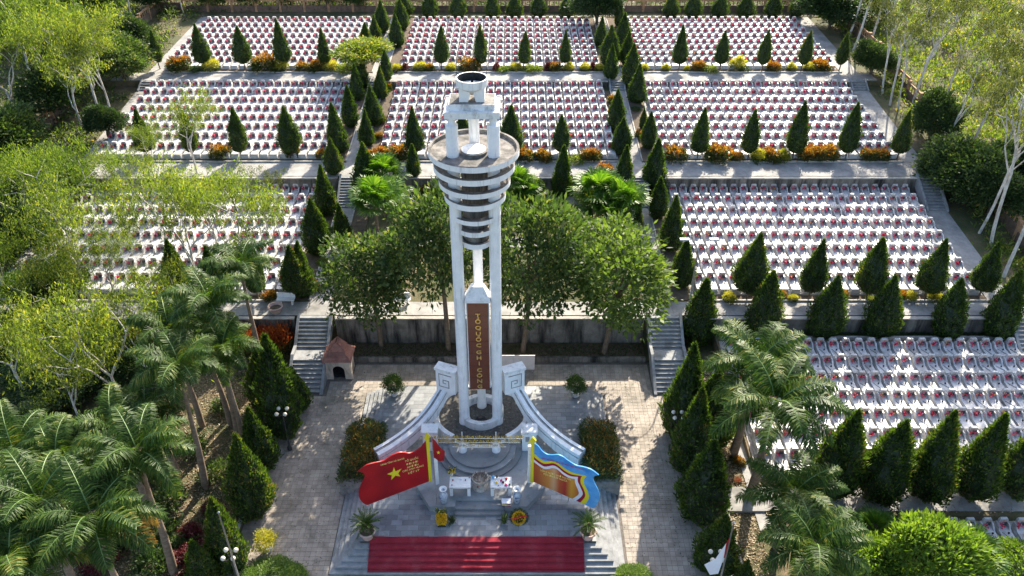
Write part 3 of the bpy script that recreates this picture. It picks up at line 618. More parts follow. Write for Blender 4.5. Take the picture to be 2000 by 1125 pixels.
def smooth_curve(p, n=6):
    """Catmull-Rom through points"""
    out = []; k = len(p)
    for i in range(k - 1):
        a, b, c, d = p[max(i - 1, 0)], p[i], p[i + 1], p[min(i + 2, k - 1)]
        for j in range(n):
            t = j / n; out.append(tuple(.5 * ((2 * b[q]) + (-a[q] + c[q]) * t + (2 * a[q] - 5 * b[q] + 4 * c[q] - d[q]) * t * t + (-a[q] + 3 * b[q] - 3 * c[q] + d[q]) * t ** 3) for q in range(2)))
    return out + [p[-1]]
def billboards():
    # left: red with a yellow star
    A = (-8.2, 30.75); B = (-4.62, 32.35); bd = Board(A, B); base = Vector((*A, PZ))
    t = thing('flag_billboard', 'red flag-shaped billboard with yellow star on the platform, left of the altar', 'billboard', base, group='flag-shaped billboards')
    Z = lambda x, y: bd.uv(690 + x / 4.328, 820 + y / 4.328)
    top = smooth_curve([Z(612, 185), Z(570, 235), Z(520, 268), Z(470, 282), Z(400, 275), Z(330, 300), Z(260, 345), Z(190, 362), Z(110, 385), Z(45, 437)])
    left = smooth_curve([Z(45, 437), Z(85, 452), Z(98, 480), Z(75, 535), Z(50, 600), Z(52, 660), Z(80, 700), Z(117, 722)])
    out = top + left[1:] + [Z(640, 520)]
    bd.sheet(out, 0, .07, 'panel', 'flag_red', t, base)
    star = [Z(343, 398), Z(357, 435), Z(408, 412), Z(380, 450), Z(396, 478), Z(356, 470), Z(320, 508), Z(325, 468), Z(285, 458), Z(332, 438)]
    bd.sheet(star, .012, .01, 'star', 'flag_yellow', t, base)
    pole = [Z(600, 160), Z(622, 108), Z(652, 140), Z(638, 152), Z(664, 512), Z(640, 520), Z(612, 165)]
    bd.sheet(pole, .05, .1, 'pole', 'flag_yellow', t, base)
    def tx(s, x, y, sz, mat, w, rot):
        u, z = Z(x, y); o = text_mesh('lettering', s, sz, mat, Matrix(), t, .004); xs = [v.co.x for v in o.data.vertices]; ww = max(xs) - min(xs)
        o.data.transform(bd.mtx(u, z, .018, base, rot) @ Matrix.Diagonal((w / ww, 1, 1, 1)))
    tx('UBND TỈNH HÀ GIANG', 330, 353, .17, 'letter_yellow', 1.35, R(-2))
    for s, x, y, w in (('TỔ QUỐC', 493, 335, .78), ('ĐỜI ĐỜI', 497, 364, .68), ('NHỚ ƠN', 503, 388, .66), ('CÁC ANH HÙNG', 505, 410, 1.25), ('LIỆT SỸ', 510, 437, .66)): tx(s, x, y, .19, 'letter_yellow', w, R(-2))
    for u in (.35, 1.9): MB().tube([bd.A + bd.d * u - bd.n * .1 + Vector((0, 0, PZ)) - base, bd.A + bd.d * u - bd.n * .1 + Vector((0, 0, 2.2)) - base], .03, 6).build('support', 'steel', t)
    MB().box(3.75, 3.95, 1.6, 1.75, .3, 3.6, rz=math.atan2(bd.d.y, bd.d.x), c=(3.85, 1.7)).build('post', 'wood_white', t)
    # right: blue, yellow, maroon, white and orange bands
    A = (1.2, 32.35); B = (4.72, 30.75); bd2 = Board(A, B); base2 = Vector((*A, PZ + .42))
    t2 = thing('flag_billboard', 'blue and orange flag-shaped billboard on the platform, right of the altar', 'billboard', base2, group='flag-shaped billboards')
    Z2 = lambda x, y: bd2.uv(1030 + x / 8.033, 860 + y / 8.033)
    out = smooth_curve([Z2(105, 45), Z2(170, 95), Z2(230, 170), Z2(310, 222), Z2(390, 232), Z2(470, 225), Z2(550, 255), Z2(640, 320), Z2(760, 392), Z2(880, 420), Z2(1000, 460), Z2(1120, 548)]) + smooth_curve([Z2(1120, 548), Z2(1055, 562), Z2(1032, 610), Z2(1060, 690), Z2(1110, 790), Z2(1130, 900), Z2(1095, 1000), Z2(1028, 1068)])[1:] + [Z2(95, 650)]
    bd2.sheet(out, 0, .07, 'panel', 'sheet_blue', t2, base2)
    def band(topc, rightc, off, mat): bd2.sheet(smooth_curve(topc) + smooth_curve([topc[-1]] + rightc)[1:] + [Z2(95, 648)], off, .003, 'printed_band', mat, t2, base2)
    band([Z2(100, 205), Z2(180, 275), Z2(260, 325), Z2(330, 328), Z2(400, 325), Z2(470, 350), Z2(600, 450), Z2(740, 515), Z2(930, 560)], [Z2(890, 610), Z2(890, 680), Z2(940, 780), Z2(968, 900), Z2(905, 1008)], .005, 'flag_yellow')
    band([Z2(100, 255), Z2(180, 320), Z2(260, 365), Z2(330, 365), Z2(400, 358), Z2(470, 385), Z2(590, 480), Z2(700, 535), Z2(858, 560)], [Z2(835, 610), Z2(840, 680), Z2(890, 780), Z2(905, 880), Z2(830, 973)], .008, 'sheet_maroon')
    band([Z2(100, 297), Z2(180, 360), Z2(260, 408), Z2(330, 405), Z2(400, 393), Z2(470, 420), Z2(580, 510), Z2(680, 560), Z2(795, 572)], [Z2(792, 640), Z2(830, 730), Z2(868, 850), Z2(765, 948)], .011, 'sheet_white')
    band([Z2(100, 335), Z2(180, 395), Z2(260, 445), Z2(330, 447), Z2(400, 435), Z2(470, 455), Z2(570, 540), Z2(660, 588), Z2(745, 605)], [Z2(755, 680), Z2(800, 790), Z2(800, 850), Z2(705, 915)], .014, 'sheet_orange')
    pole = [Z2(15, 30), Z2(85, -60), Z2(140, 5), Z2(112, 15), Z2(98, 655), Z2(50, 650), Z2(65, 30)]
    bd2.sheet(pole, .05, .1, 'pole', 'flag_yellow', t2, base2)
    def tx2(s, x, y, sz, mat, w, rot):
        u, z = Z2(x, y); o = text_mesh('lettering', s, sz, mat, Matrix(), t2, .004); xs = [v.co.x for v in o.data.vertices]; ww = max(xs) - min(xs)
        o.data.transform(bd2.mtx(u, z, .024, base2, rot) @ Matrix.Diagonal((w / ww, 1, 1, 1)))
    tx2('GIÁO HỘI PHẬT GIÁO VIỆT NAM TỈNH HÀ GIANG', 555, 365, .16, 'letter_magenta', 2.55, R(4))
    tx2('UỐNG NƯỚC NHỚ NGUỒN', 445, 540, .2, 'letter_yellow', 1.85, R(2)); tx2('ĐỀN ƠN ĐÁP NGHĨA', 440, 580, .2, 'letter_yellow', 1.45, R(2))
    for u in (2.2, 3.55): MB().tube([bd2.A + bd2.d * u - bd2.n * .1 + Vector((0, 0, PZ)) - base2, bd2.A + bd2.d * u - bd2.n * .1 + Vector((0, 0, 2.0)) - base2], .03, 6).build('support', 'steel', t2)
    MB().box(-.3, -.1, .1, .25, 0, 3.0).build('post', 'wood_white', t2)
def orange_mat():
    m, n, l, b = node_mat('sheet_orange'); tc = n.new('ShaderNodeNewGeometry'); sp = n.new('ShaderNodeSeparateXYZ'); l.new(tc.outputs['Position'], sp.inputs[0])
    mr = n.new('ShaderNodeMapRange'); mr.inputs['From Min'].default_value = 1.4; mr.inputs['From Max'].default_value = 3.7; l.new(sp.outputs['X'], mr.inputs[0])
    r = ramp(n, [(0, (.42, .085, .02)), (.3, (.62, .24, .05)), (.42, (.66, .36, .18)), (.55, (.48, .10, .025)), (.7, (.40, .03, .02)), (.85, (.62, .30, .03)), (1, (.5, .14, .02))]); l.new(mr.outputs[0], r.inputs[0]); l.new(r.outputs[0], b.inputs['Base Color']); b.inputs['Roughness'].default_value = .4
orange_mat(); billboards()

# ---------------------------------------------------------------- graves
def flower_np(r, n=16, c=(-.17, .30, .58), spread=.075):
    Pt = r.normal(size=(n, 3)) * np.array([spread, spread * .6, spread * .8]) + np.array(c); D = rdir(n, r) + np.array([0, -.6, .5])
    V, Q = leaves(Pt, D, r.uniform(.11, .17, n), r.uniform(.10, .15, n), 1, r)
    n2 = 7; P2 = r.normal(size=(n2, 3)) * spread * .4 + np.array(c) - np.array([0, 0, .10]); V2, Q2 = leaves(P2, rdir(n2, r) + np.array([0, -.2, .7]), .2, .05, 1, r)
    return join([(V, Q, 0), (V2, Q2, 1)])
def grave_parts():
    """local frame: foot towards -Y, centre of the slab at the origin"""
    p = {}
    sl = MB().box(-.375, .375, -.72, .66, -.12, .20).box(-.35, .35, -.695, .46, .20, .36)
    for s in (-1, 1):   # shoulders stepping up beside the headstone
        pr = [(.02, .34), (.16, .42), (.26, .52), (.34, .60), (.60, .60), (.60, .20), (.02, .20)]
        xa, xb = sorted((s * .352, s * .255)); sl.prism(pr, xa, xb, 'x')
    p['slab'] = (sl, 'grave_white')
    hs = MB().prism([(-.25, .20), (.25, .20), (.25, .80), (.19, .90), (-.19, .90), (-.25, .80)], .46, .61, 'y')
    p['headstone'] = (hs, 'grave_white')
    p['plaque'] = (MB().box(-.05, .21, .435, .46, .42, .68), 'grave_plaque')
    p['emblem'] = (MB().box(-.06, .06, .445, .46, .735, .79).box(-.16, -.11, .448, .46, .74, .775).box(.11, .16, .448, .46, .74, .775), 'grave_gold')
    p['incense_bowl'] = (MB().lathe([(.035, .36), (.05, .40), (.055, .45), (.04, .45), (.03, .40)], 8, (.10, -.08, 0)), 'soot')
    return p
GP = grave_parts(); GMESH = {}
for k, (mb, mt) in GP.items():
    o = mb.build(k, mt); GMESH[k] = o.data; bpy.data.objects.remove(o)
FL = []
for k in range(6):
    r = np.random.default_rng(50 + k); V, Q, mi = flower_np(r, 14 + 2 * k); FL.append(np_mesh('flowers', V, Q, ['flower_red', 'leaf_broad'], mi))
STICK = MB().tube([(-.22, .0, .375), (.10, -.50, .38)], .014, 4).build('incense_stick', 'soot'); SM = STICK.data; bpy.data.objects.remove(STICK)

ROWS = []     # (terrace name, row y positions)
def rowY(plaque_py, off=.32):
    out = []
    for py in plaque_py:
        z = 3.0
        for _ in range(30):
            X, Y = at(1000, py, z + .5); z = gz(20, Y) if Y < Y3W else prof(Y)
        out.append(Y - off)
    return out
def spread_rows(pys): ys = rowY([pys[0], pys[-1]]); return list(np.linspace(ys[0], ys[1], len(pys)))
T1R = spread_rows([41.5, 52, 62, 73, 84, 95, 107, 119]); T2R = spread_rows([166.5, 182, 199, 215, 232, 250, 269, 288]); T3R = spread_rows([371, 393, 416, 439, 464, 490, 517, 545])
LRR = spread_rows([674.6, 710, 744, 778, 814.6, 851, 890])
allg = []      # x, y, z, terrace, block, row from the front, column from the left, nrow
PITCH_Y = {'top': (T1R[0] - T1R[-1]) / 7, 'upper': (T2R[0] - T2R[-1]) / 7, 'middle': (T3R[0] - T3R[-1]) / 7, 'lower': (LRR[0] - LRR[-1]) / 6, 'lowest': 1.6}
print('PITCH', PITCH_Y)
GS = {k: (.98 if k.startswith('low') else .93, (v - .14) / 1.38, 1.0) for k, v in PITCH_Y.items()}
def block(tn, bn, rows, x0, x1, sp, zf):
    n = int(round((x1 - x0) / sp)) + 1; xs = np.linspace(x0, x1, n); rows = sorted(rows)
    for ri, y in enumerate(rows):
        for ci, x in enumerate(xs):
            allg.append((x + rng.normal() * .012, y + rng.normal() * .012, zf(y), tn, bn, ri, ci, n))
GX = [(-37.0, -17.1), (-11.6, 9.0), (14.0, 34.2)]; BN = ('left', 'middle', 'right')
for b, (x0, x1) in enumerate(GX):
    block('top', BN[b], T1R, x0 + (.3 if b == 0 else 0), x1 - (.3 if b == 0 else 0), .87, prof); block('upper', BN[b], T2R, x0, x1, .87, prof)
    if b != 1: block('middle', BN[b], T3R, x0, x1, .88, prof)
block('lower', 'right', LRR, 15.4, 35.0, .905, lambda y: gz(20, y))
block('lowest', 'right', [at(1950, 1030, .5)[1] - .3], 24.8, 28.6, .95, lambda y: -.01)
# white ledges under each row of graves
for tn, bn in sorted({(g[3], g[4]) for g in allg}):
    gs = [g for g in allg if g[3] == tn and g[4] == bn]; mb = MB(); x0 = min(g[0] for g in gs); x1 = max(g[0] for g in gs)
    for y in sorted({round(g[1], 0) for g in gs}): pass
    for ri in sorted({g[5] for g in gs}):
        row = [g for g in gs if g[5] == ri]; y = sum(g[1] for g in row) / len(row); z = row[0][2]
        struct(MB().box(x0 - .5, x1 + .5, y - .76 * GS[tn][1], y + .70 * GS[tn][1], z - .2, z + .045).build('row_ledge', 'row_ledge'))
# the 300 graves that show largest are things of their own, the rest one mass
cand = [g for g in allg if g[3] in ('lowest', 'lower')] + sorted([g for g in allg if g[3] == 'middle' and g[4] == 'right'], key=lambda g: g[1])
single = cand[:300]; sid = {id(g) for g in single}
rest = [g for g in allg if id(g) not in sid]
WHERE = {'lowest': 'bottom right corner row beyond the clipped shrub', 'lower': 'lower right terrace', 'middle': 'middle right terrace'}
for g in single:
    x, y, z, tn, bn, ri, ci, n = g
    if tn == 'lowest': lab = f'white grave, {ORD[ci]} from left in the {WHERE[tn]}'
    else: lab = f'white grave, {ORD[ci]} from left, {ORD[ri]} row from front, {WHERE[tn]}'
    t = thing('grave', lab, 'grave', (x, y, z + .06), rng.normal() * .012, 'white war graves in rows')
    t.scale = GS[tn]
    for k in ('slab', 'headstone', 'plaque', 'emblem', 'incense_bowl'): link(k, GMESH[k], t)
    f = link('flowers', FL[rng.integers(6)], t); f.location = (rng.uniform(-.03, .05), 0, rng.uniform(-.02, .04))
    if rng.random() < (.75 if tn == 'lower' else .3):
        s = link('incense_stick', SM, t); s.rotation_euler.z = rng.normal() * .15
def mass():
    parts = []; mats = ['grave_white', 'grave_plaque', 'grave_gold', 'flower_red', 'leaf_broad', 'soot']
    def arr(me): 
        V = np.array([v.co for v in me.vertices]); Q = [list(p.vertices) for p in me.polygons]
        return V, Q
    base = []
    for k, mi in (('slab', 0), ('headstone', 0), ('plaque', 1), ('emblem', 2)):
        V, Q = arr(GMESH[k]); T = []
        for q in Q:
            for i in range(1, len(q) - 1): T.append((q[0], q[i], q[i + 1]))
        base.append((V, np.array(T), mi))
    P = np.array([(g[0], g[1], g[2] + .06) for g in rest]); 
    Vb = np.concatenate([b[0] for b in base]); o = 0; Tb = []; mb_ = []
    for V, T, mi in base: Tb.append(T + o); mb_.append(np.full(len(T), mi)); o += len(V)
    Tb = np.concatenate(Tb); mb_ = np.concatenate(mb_)
    SC = np.array([GS[g[3]] for g in rest]); V = (Vb[None] * SC[:, None] + P[:, None]).reshape(-1, 3); T = (Tb[None] + (np.arange(len(P)) * len(Vb))[:, None, None]).reshape(-1, 3); mi = np.tile(mb_, len(P))
    VV = [V]; TT = [T]; MM = [mi]; o = len(V)
    for p, sc in zip(P, SC):
        me = FL[rng.integers(6)]; fv = np.empty(len(me.vertices) * 3, dtype=np.float32); me.vertices.foreach_get('co', fv); fv = fv.reshape(-1, 3).copy()
        q = np.arange(len(fv)).reshape(-1, 4); fm = np.empty(len(q), dtype=np.int32); me.polygons.foreach_get('material_index', fm)
        t = np.concatenate([q[:, [0, 1, 2]], q[:, [0, 2, 3]]]) + o
        VV.append(fv * sc + p + np.array([rng.uniform(-.03, .05), 0, rng.uniform(-.02, .04)])); TT.append(t); MM.append(np.concatenate([fm, fm]) + 3); o += len(fv)
    ob = link('graves', np_mesh('graves', np.concatenate(VV), np.concatenate(TT), mats, np.concatenate(MM)))
    tag(ob, 'rows upon rows of white graves with red flowers on the farther terraces', 'graves', kind='stuff')
mass()

# ---------------------------------------------------------------- plant prototypes (meshes shared by all copies)
def grow(name, V, Q, mi, mats): return np_mesh(name, V, Q, mats, mi)
def cypress_mesh(seed, fat=1.0, n=5200):
    """crown 1 m tall and about 0.46 m wide, standing on z=0; flame outline with lumps"""
    r = np.random.default_rng(seed); ph = r.uniform(0, 6.28, 12)
    def rad(t, a):
        b = np.interp(t, [0, .04, .12, .25, .45, .65, .82, .94, 1], [.30, .62, .92, 1.0, .86, .58, .30, .11, .0]) * .235 * fat
        return b * (1 + .13 * np.sin(2 * a + ph[0] + 4 * t) + .09 * np.sin(5 * a + ph[1] - 9 * t) + .07 * np.sin(7 * a + 17 * t + ph[2]) + .05 * np.sin(23 * t + ph[3] + 2 * a))
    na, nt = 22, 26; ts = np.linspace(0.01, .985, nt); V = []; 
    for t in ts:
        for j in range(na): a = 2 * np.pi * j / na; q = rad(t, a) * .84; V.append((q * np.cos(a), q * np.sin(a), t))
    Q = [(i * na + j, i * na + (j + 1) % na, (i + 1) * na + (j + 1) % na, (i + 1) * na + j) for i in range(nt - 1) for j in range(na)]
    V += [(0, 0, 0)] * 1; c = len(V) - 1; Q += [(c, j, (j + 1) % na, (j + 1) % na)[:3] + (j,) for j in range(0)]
    core = (np.array(V), np.array(Q), 0)  # dark solid cone added inside the crown to block light
    t = r.power(1.25, n); t = 1 - t * .995; a = r.uniform(0, 2 * np.pi, n); q = rad(t, a) * r.uniform(.80, 1.03, n) * np.where(r.random(n) < .06, 1.12, 1.0)
    # clumps: pull leaves towards random tuft centres to leave dark gaps
    lump = np.sin(a * 9 + t * 31 + ph[4]) * np.sin(a * 4 - t * 43 + ph[5]); keep = lump + r.normal(size=n) * .5 > -.45; t, a, q = t[keep], a[keep], q[keep]; q *= 1 + .05 * lump[keep]
    Pt = np.stack([q * np.cos(a), q * np.sin(a), t], 1); m = len(Pt)
    D = np.stack([np.cos(a) * .55, np.sin(a) * .55, np.full(m, 1.0)], 1) + r.normal(size=(m, 3)) * .38
    lv = leaves(Pt - D * .008, D, r.uniform(.030, .058, m), r.uniform(.012, .022, m), 1, r)
    return grow('cypress_crown', *join([core, (*lv, 1)]), ['dark_core', 'leaf_cypress'])
CYP = [cypress_mesh(s, f) for s, f in ((1, 1.0), (2, 1.1), (3, .92), (4, 1.0), (5, 1.04), (6, .96), (7, 1.0))]
def trunk_mesh(r0, r1, h, mat, n=7, bend=.0, name='trunk'):
    mb = MB().tube([(bend * math.sin(3 * k / 5), bend * .6 * math.sin(2 * k / 5), h * k / 5) for k in range(6)], [r0 + (r1 - r0) * k / 5 for k in range(6)], n); o = mb.build(name, mat, smooth=True); me = o.data; bpy.data.objects.remove(o); return me
TR_CYP = trunk_mesh(.07, .05, 1.4, 'bark_brown', 6, .05)
def cypress(bx, by, ty, label, group, wide=1.0, stem=.0, k=None, pos=None, cwd=None):
    X, Y, Z = pos or onground(bx, by); h = zat(ty, Y) - Z; sc = h - stem
    t = thing('cypress', label, 'cypress', (X, Y, Z), rng.uniform(0, 6.28), group)
    c = link('crown', CYP[k if k is not None else rng.integers(7)], t); w = (cwd or min(sc, 5.6) * .98) * wide; c.location.z = stem; w *= rng.uniform(.9, 1.1); c.scale = (w, w * rng.uniform(.92, 1.08), sc); t.rotation_euler.x = rng.normal() * .022; t.rotation_euler.y = rng.normal() * .022
    tr = link('trunk', TR_CYP, t); tr.scale = (1, 1, max(.6, stem + .5) / 1.4)
    return t
def blob_mesh(seed, nclump, per, L, W, mats, top=None, flat=.85, droop=0.0, name='foliage', hollow=.55, clump=.16, lowcut=-.35, shape=None):
    """foliage in a unit ellipsoid (radius 1): clumps of leaves near the surface, gaps between them"""
    r = np.random.default_rng(seed); d = rdir(nclump * 2, r); d = d[d[:, 2] > lowcut][:nclump]; rr = r.uniform(hollow, 1.0, len(d)) ** .6
    ph = r.uniform(0, 6.28, 6); lump = 1 + .16 * np.sin(3 * d[:, 0] + ph[0] + 2 * d[:, 2]) + .14 * np.sin(4 * d[:, 1] + ph[1]) + .1 * np.sin(6 * d[:, 2] + 5 * d[:, 0] + ph[2])
    cc = d * (rr * lump)[:, None] * np.array([1, 1, flat]); n = len(cc) * per
    base = np.repeat(cc, per, 0); off = r.normal(size=(n, 3)) * clump * np.array([1, 1, .75]); Pt = base + off
    D = norm(off) * .7 + rdir(n, r) * .5 + np.repeat(d, per, 0) * .35 + np.array([0, 0, .15 - droop])
    sv = r.uniform(.5, 1.5, n); V, Q = leaves(Pt, D, sv * L, sv * r.uniform(.8, 1.2, n) * W, 1, r)
    if top is None: mi = np.zeros(n, int)
    else: mi = ((Pt[:, 2] + r.normal(size=n) * .12) > top).astype(int)
    return grow(name, V, Q, mi, mats)
CROT = [blob_mesh(20 + k, 90, 26, .26, .10, ['leaf_croton_low', 'leaf_croton_top'], .32 + .14 * k, .8, name='foliage') for k in range(3)]
CROY = [blob_mesh(30 + k, 90, 30, .20, .09, ['leaf_broad', 'leaf_croton_yellow'], .05, .95) for k in range(2)]
MARO = blob_mesh(35, 60, 26, .25, .10, ['leaf_maroon'], None, 1.2)
REDB = [blob_mesh(37 + k, 120, 34, .14, .07, ['leaf_croton_low', 'leaf_red'], .15, .6) for k in range(2)]
LOWG = [blob_mesh(40 + k, 70, 24, .22, .09, ['leaf_meadow' if k else 'leaf_broad'], None, .5) for k in range(2)]
HEDGE = [blob_mesh(44 + k, 620, 34, .10, .035, ['leaf_hedge'], None, .8, hollow=.9, clump=.06) for k in range(2)]
DENSE = [blob_mesh(48 + k, 520, 42, .10, .05, [m], None, .85, hollow=.55, clump=.11) for k, m in enumerate(('leaf_dark', 'leaf_broad', 'leaf_dark'))]
TUFTS = [blob_mesh(52 + k, 250, 36, .10, .05, [m], None, .95, hollow=.45, clump=.10, lowcut=-.97) for k, m in enumerate(('leaf_broad', 'leaf_broad', 'leaf_bright'))]
CANOPY = blob_mesh(57, 260, 40, .12, .05, ['leaf_meadow'], None, .55, hollow=.6, clump=.12)
TR_BROAD = trunk_mesh(.20, .12, 1, 'bark_brown', 8, .06)
def limbs_mesh(seed, n, mat, spread=.62, h0=-.9, r0=.035):
    """limbs fanning up from below the crown into the unit ellipsoid"""
    r = np.random.default_rng(seed); mb = MB()
    for k in range(n):
        a = 2 * math.pi * k / n + r.uniform(-.4, .4); e = Vector((math.cos(a) * spread * r.uniform(.6, 1.1), math.sin(a) * spread * r.uniform(.6, 1.1), r.uniform(.0, .6)))
        m = Vector((e.x * .35, e.y * .35, (h0 + e.z) * .5)); mb.tube([(0, 0, h0), m, e], [r0, r0 * .6, r0 * .2], 5)
    o = mb.build('limbs', mat, smooth=True); me = o.data; bpy.data.objects.remove(o); return me
LIMB = [limbs_mesh(60 + k, 7, 'bark_brown') for k in range(2)]
def bush(name, mesh, X, Y, Z, rx, rz, label, cat='bush', group=None, ry=None, sink=.25):
    t = thing(name, label, cat, (X, Y, Z), 0, group); c = link('foliage', mesh, t); c.scale = (rx, ry or rx, rz); c.rotation_euler.z = rng.uniform(0, 6.28) if not ry else (math.pi * rng.integers(2)); c.location.z = rz * (.85 - sink)
    st = link('stem', TR_BROAD, t); st.scale = (.25, .25, rz * .6); return t
def broad_tree(name, mesh, X, Y, Z, rx, zc, rz, label, cat='tree', group=None, limb=0, ry=None):
    t = thing(name, label, cat, (X, Y, Z), rng.uniform(0, 6.28), group); c = link('crown', mesh, t); c.location.z = zc; c.scale = (rx, ry or rx, rz)
    tr = link('trunk', TR_BROAD, t); tr.scale = (1, 1, max(.4, zc - rz * .5)); l = link('limbs', LIMB[limb], t); l.location.z = zc; l.scale = (rx, ry or rx, rz); return t
# eucalyptus: pale forking stem, thin boughs, drooping narrow leaves
def euc_mesh(seed, H=11.0, leafm='leaf_euc', crown=.55, per=44, spread=.34, droop=1.0, wide=1.0, keep=1.0):
    r = np.random.default_rng(seed); mb = MB(); tips = []; LEN = [H * (1 - crown), H * .30, H * .19, H * .11]
    def branch(p, d, rad, lev):
        L = LEN[lev] * r.uniform(.8, 1.25); k = 5; P = [p]; dd = Vector(d)
        for i in range(k):
            dd = (dd + Vector(r.normal(size=3)) * (.06 if lev == 0 else .15) + Vector((0, 0, .07 if lev < 2 else .0))).normalized(); P.append(P[-1] + dd * (L / k))
        if lev < 3: mb.tube(P, [rad * (1 - (.07 if lev == 0 else .12) * i) for i in range(k + 1)], 7 if lev == 0 else 4, cap=False)
        if lev >= 1: tips.append(P[-1])
        if lev == 3: tips.append(P[-3]); return
        nb = (4, 3, 3)[lev]; a0 = r.uniform(0, 6.28)
        for i in range(nb):
            q = P[-1] if i < 2 else P[-2 - (i % 2)]; a = a0 + 2 * math.pi * i / nb + r.uniform(-.5, .5); sd = Vector((math.cos(a), math.sin(a), r.uniform(-.1, .5)))
            branch(q, (dd * .85 + sd * (.55 if lev == 0 else .8) * wide).normalized(), rad * (.62, .5, .5)[lev], lev + 1)
    branch(Vector((0, 0, -.2)), Vector((r.normal() * .06, r.normal() * .06, 1)).normalized(), H * .0105, 0)
    T = np.array(tips); T = T[r.random(len(T)) < keep]; cen = T + r.normal(size=T.shape) * .15; n = len(cen) * per
    sz = np.repeat(r.uniform(.6, 1.25, len(cen)), per)[:, None]
    Pt = np.repeat(cen, per, 0) + r.normal(size=(n, 3)) * np.array([spread * .8, spread * .8, spread]) * sz - np.array([0, 0, .15]); D = r.normal(size=(n, 3)) * .5 + np.array([0, 0, -droop])
    V, Q = leaves(Pt, D, r.uniform(.17, .34, n), r.uniform(.045, .075, n), 1, r)
    me = grow('foliage', V, Q, np.zeros(n, int), [leafm]); o = mb.build('stem', 'bark_pale', smooth=True); st = o.data; bpy.data.objects.remove(o); return st, me
EUC = [euc_mesh(70, 11, 'leaf_euc', .58, 60, .36, keep=.9, wide=1.1), euc_mesh(71, 11, 'leaf_euc', .66, 66, .40, wide=1.3), euc_mesh(72, 11, 'leaf_euc_olive', .34, 40, .26, keep=.8, wide=.55), euc_mesh(73, 11, 'leaf_euc_dense', .66, 80, .42, wide=1.2), euc_mesh(75, 11, 'leaf_euc_dense', .64, 74, .42, wide=1.1), euc_mesh(77, 11, 'leaf_euc_olive', .5, 46, .30, keep=.85, wide=.7)]
def eucalyptus(X, Y, Z, h, label, k=0, lean=(0, 0), wide=1.0, rz=None):
    t = thing('eucalyptus_tree', label, 'tree', (X, Y, Z), 0, 'tall pale-stemmed trees along the fences'); t.rotation_euler = (lean[1], lean[0], rng.uniform(0, 6.28) if rz is None else rz)
    s = h / 11.0
    for m, nm in zip(EUC[k], ('stem', 'foliage')): o = link(nm, m, t); o.scale = (s * wide, s * wide, s)
    return t
# royal palm
def frond_np(r, L=2.6, n=46, lift=.75, sag=1.0, ll=.62, az=0.0):
    u = np.linspace(.12, 1, n); th = lift - sag * u ** 1.3 * 1.55          # elevation along the midrib
    du = np.diff(np.concatenate([[0], u])); hx = np.cumsum(np.cos(th) * du) * L; hz = np.cumsum(np.sin(th) * du) * L
    C_ = np.stack([hx, np.zeros(n), hz], 1); T = np.stack([np.cos(th), np.zeros(n), np.sin(th)], 1); parts = []
    for s in (-1, 1):
        for w in (0, 1):
            side = np.array([0, s, 0.0]); up = np.stack([-np.sin(th), np.zeros(n), np.cos(th)], 1)
            D = T * .55 + side * 1.0 + up * (.35 - .5 * w) + np.array([0, 0, -.32]) + r.normal(size=(n, 3)) * .2
            ln = ll * np.interp(u, [0, .2, .6, 1], [.7, 1, .95, .35]) * r.uniform(.85, 1.1, n); D = norm(D)
            A = C_; B = A + D * ln[:, None] * .55; E = B + norm(D + np.array([0, 0, -.75])) * ln[:, None] * .5; ws = .03
            S = T * ws
            V = np.stack([A - S * .6, A + S * .6, B + S, B - S, E], 1).reshape(-1, 3); b = np.arange(n)[:, None] * 5
            Q = np.concatenate([b + np.array([0, 1, 2, 3]), b + np.array([3, 2, 4, 4])], 0)
            V6 = np.stack([A - S * .6, A + S * .6, B + S, B - S, E - S * .15, E + S * .15], 1).reshape(-1, 3); b = np.arange(n)[:, None] * 6
            Q = np.concatenate([b + np.array([0, 1, 2, 3]), b + np.array([3, 2, 5, 4])], 0); parts.append((V6, Q, 0))
    mb = MB().tube([tuple(C_[i]) for i in range(0, n, 5)], [.035 * (1 - i / n) + .008 for i in range(0, n, 5)], 4); Vr, Qr = np.array(mb.v), np.array([f for f in mb.f if len(f) == 4]); parts.append((Vr, Qr, 1))
    V, Q, mi = join(parts); ca, sa = math.cos(az), math.sin(az); V = V @ np.array([[ca, sa, 0], [-sa, ca, 0], [0, 0, 1]]); return V, Q, mi
def palm_fronds(seed, n=13, mats=('leaf_palm', 'palm_shaft')):
    r = np.random.default_rng(seed); out = []
    for k in range(n):
        az = 2.4 * k + r.uniform(-.25, .25); lift = 1.25 - 1.15 * (k / n) ** 1.1 + r.uniform(-.1, .1)
        V, Q, mi = frond_np(r, r.uniform(2.9, 3.5), 56, lift, r.uniform(.8, 1.1), .9, az); out.append(grow('frond', V, Q, mi, mats))
    return out
FROND = [palm_fronds(80 + k, 14) for k in range(3)]
DRYF = grow('frond', *frond_np(np.random.default_rng(88), 3.2, 60, .05, .9, .8, 0), ['leaf_palm_dry', 'bark_brown'])
def palm_trunk():
    mb = MB(); k = 14; mb.tube([(0.05 * math.sin(i * .4), .0, i / k) for i in range(k + 1)], [.21 + .05 * math.exp(-i * .8) + .03 * math.sin(i * .45) - .006 * i + (.008 if i % 2 else 0) for i in range(k + 1)], 12); o = mb.build('trunk', 'palm_bark', smooth=True); me = o.data; bpy.data.objects.remove(o); return me
PT = palm_trunk(); o_ = MB().lathe([(.14, -.25), (.17, .1), (.14, .6), (.06, 1.0), (.01, 1.3)], 10).build('crownshaft', 'palm_shaft', smooth=True); CS = o_.data; bpy.data.objects.remove(o_)
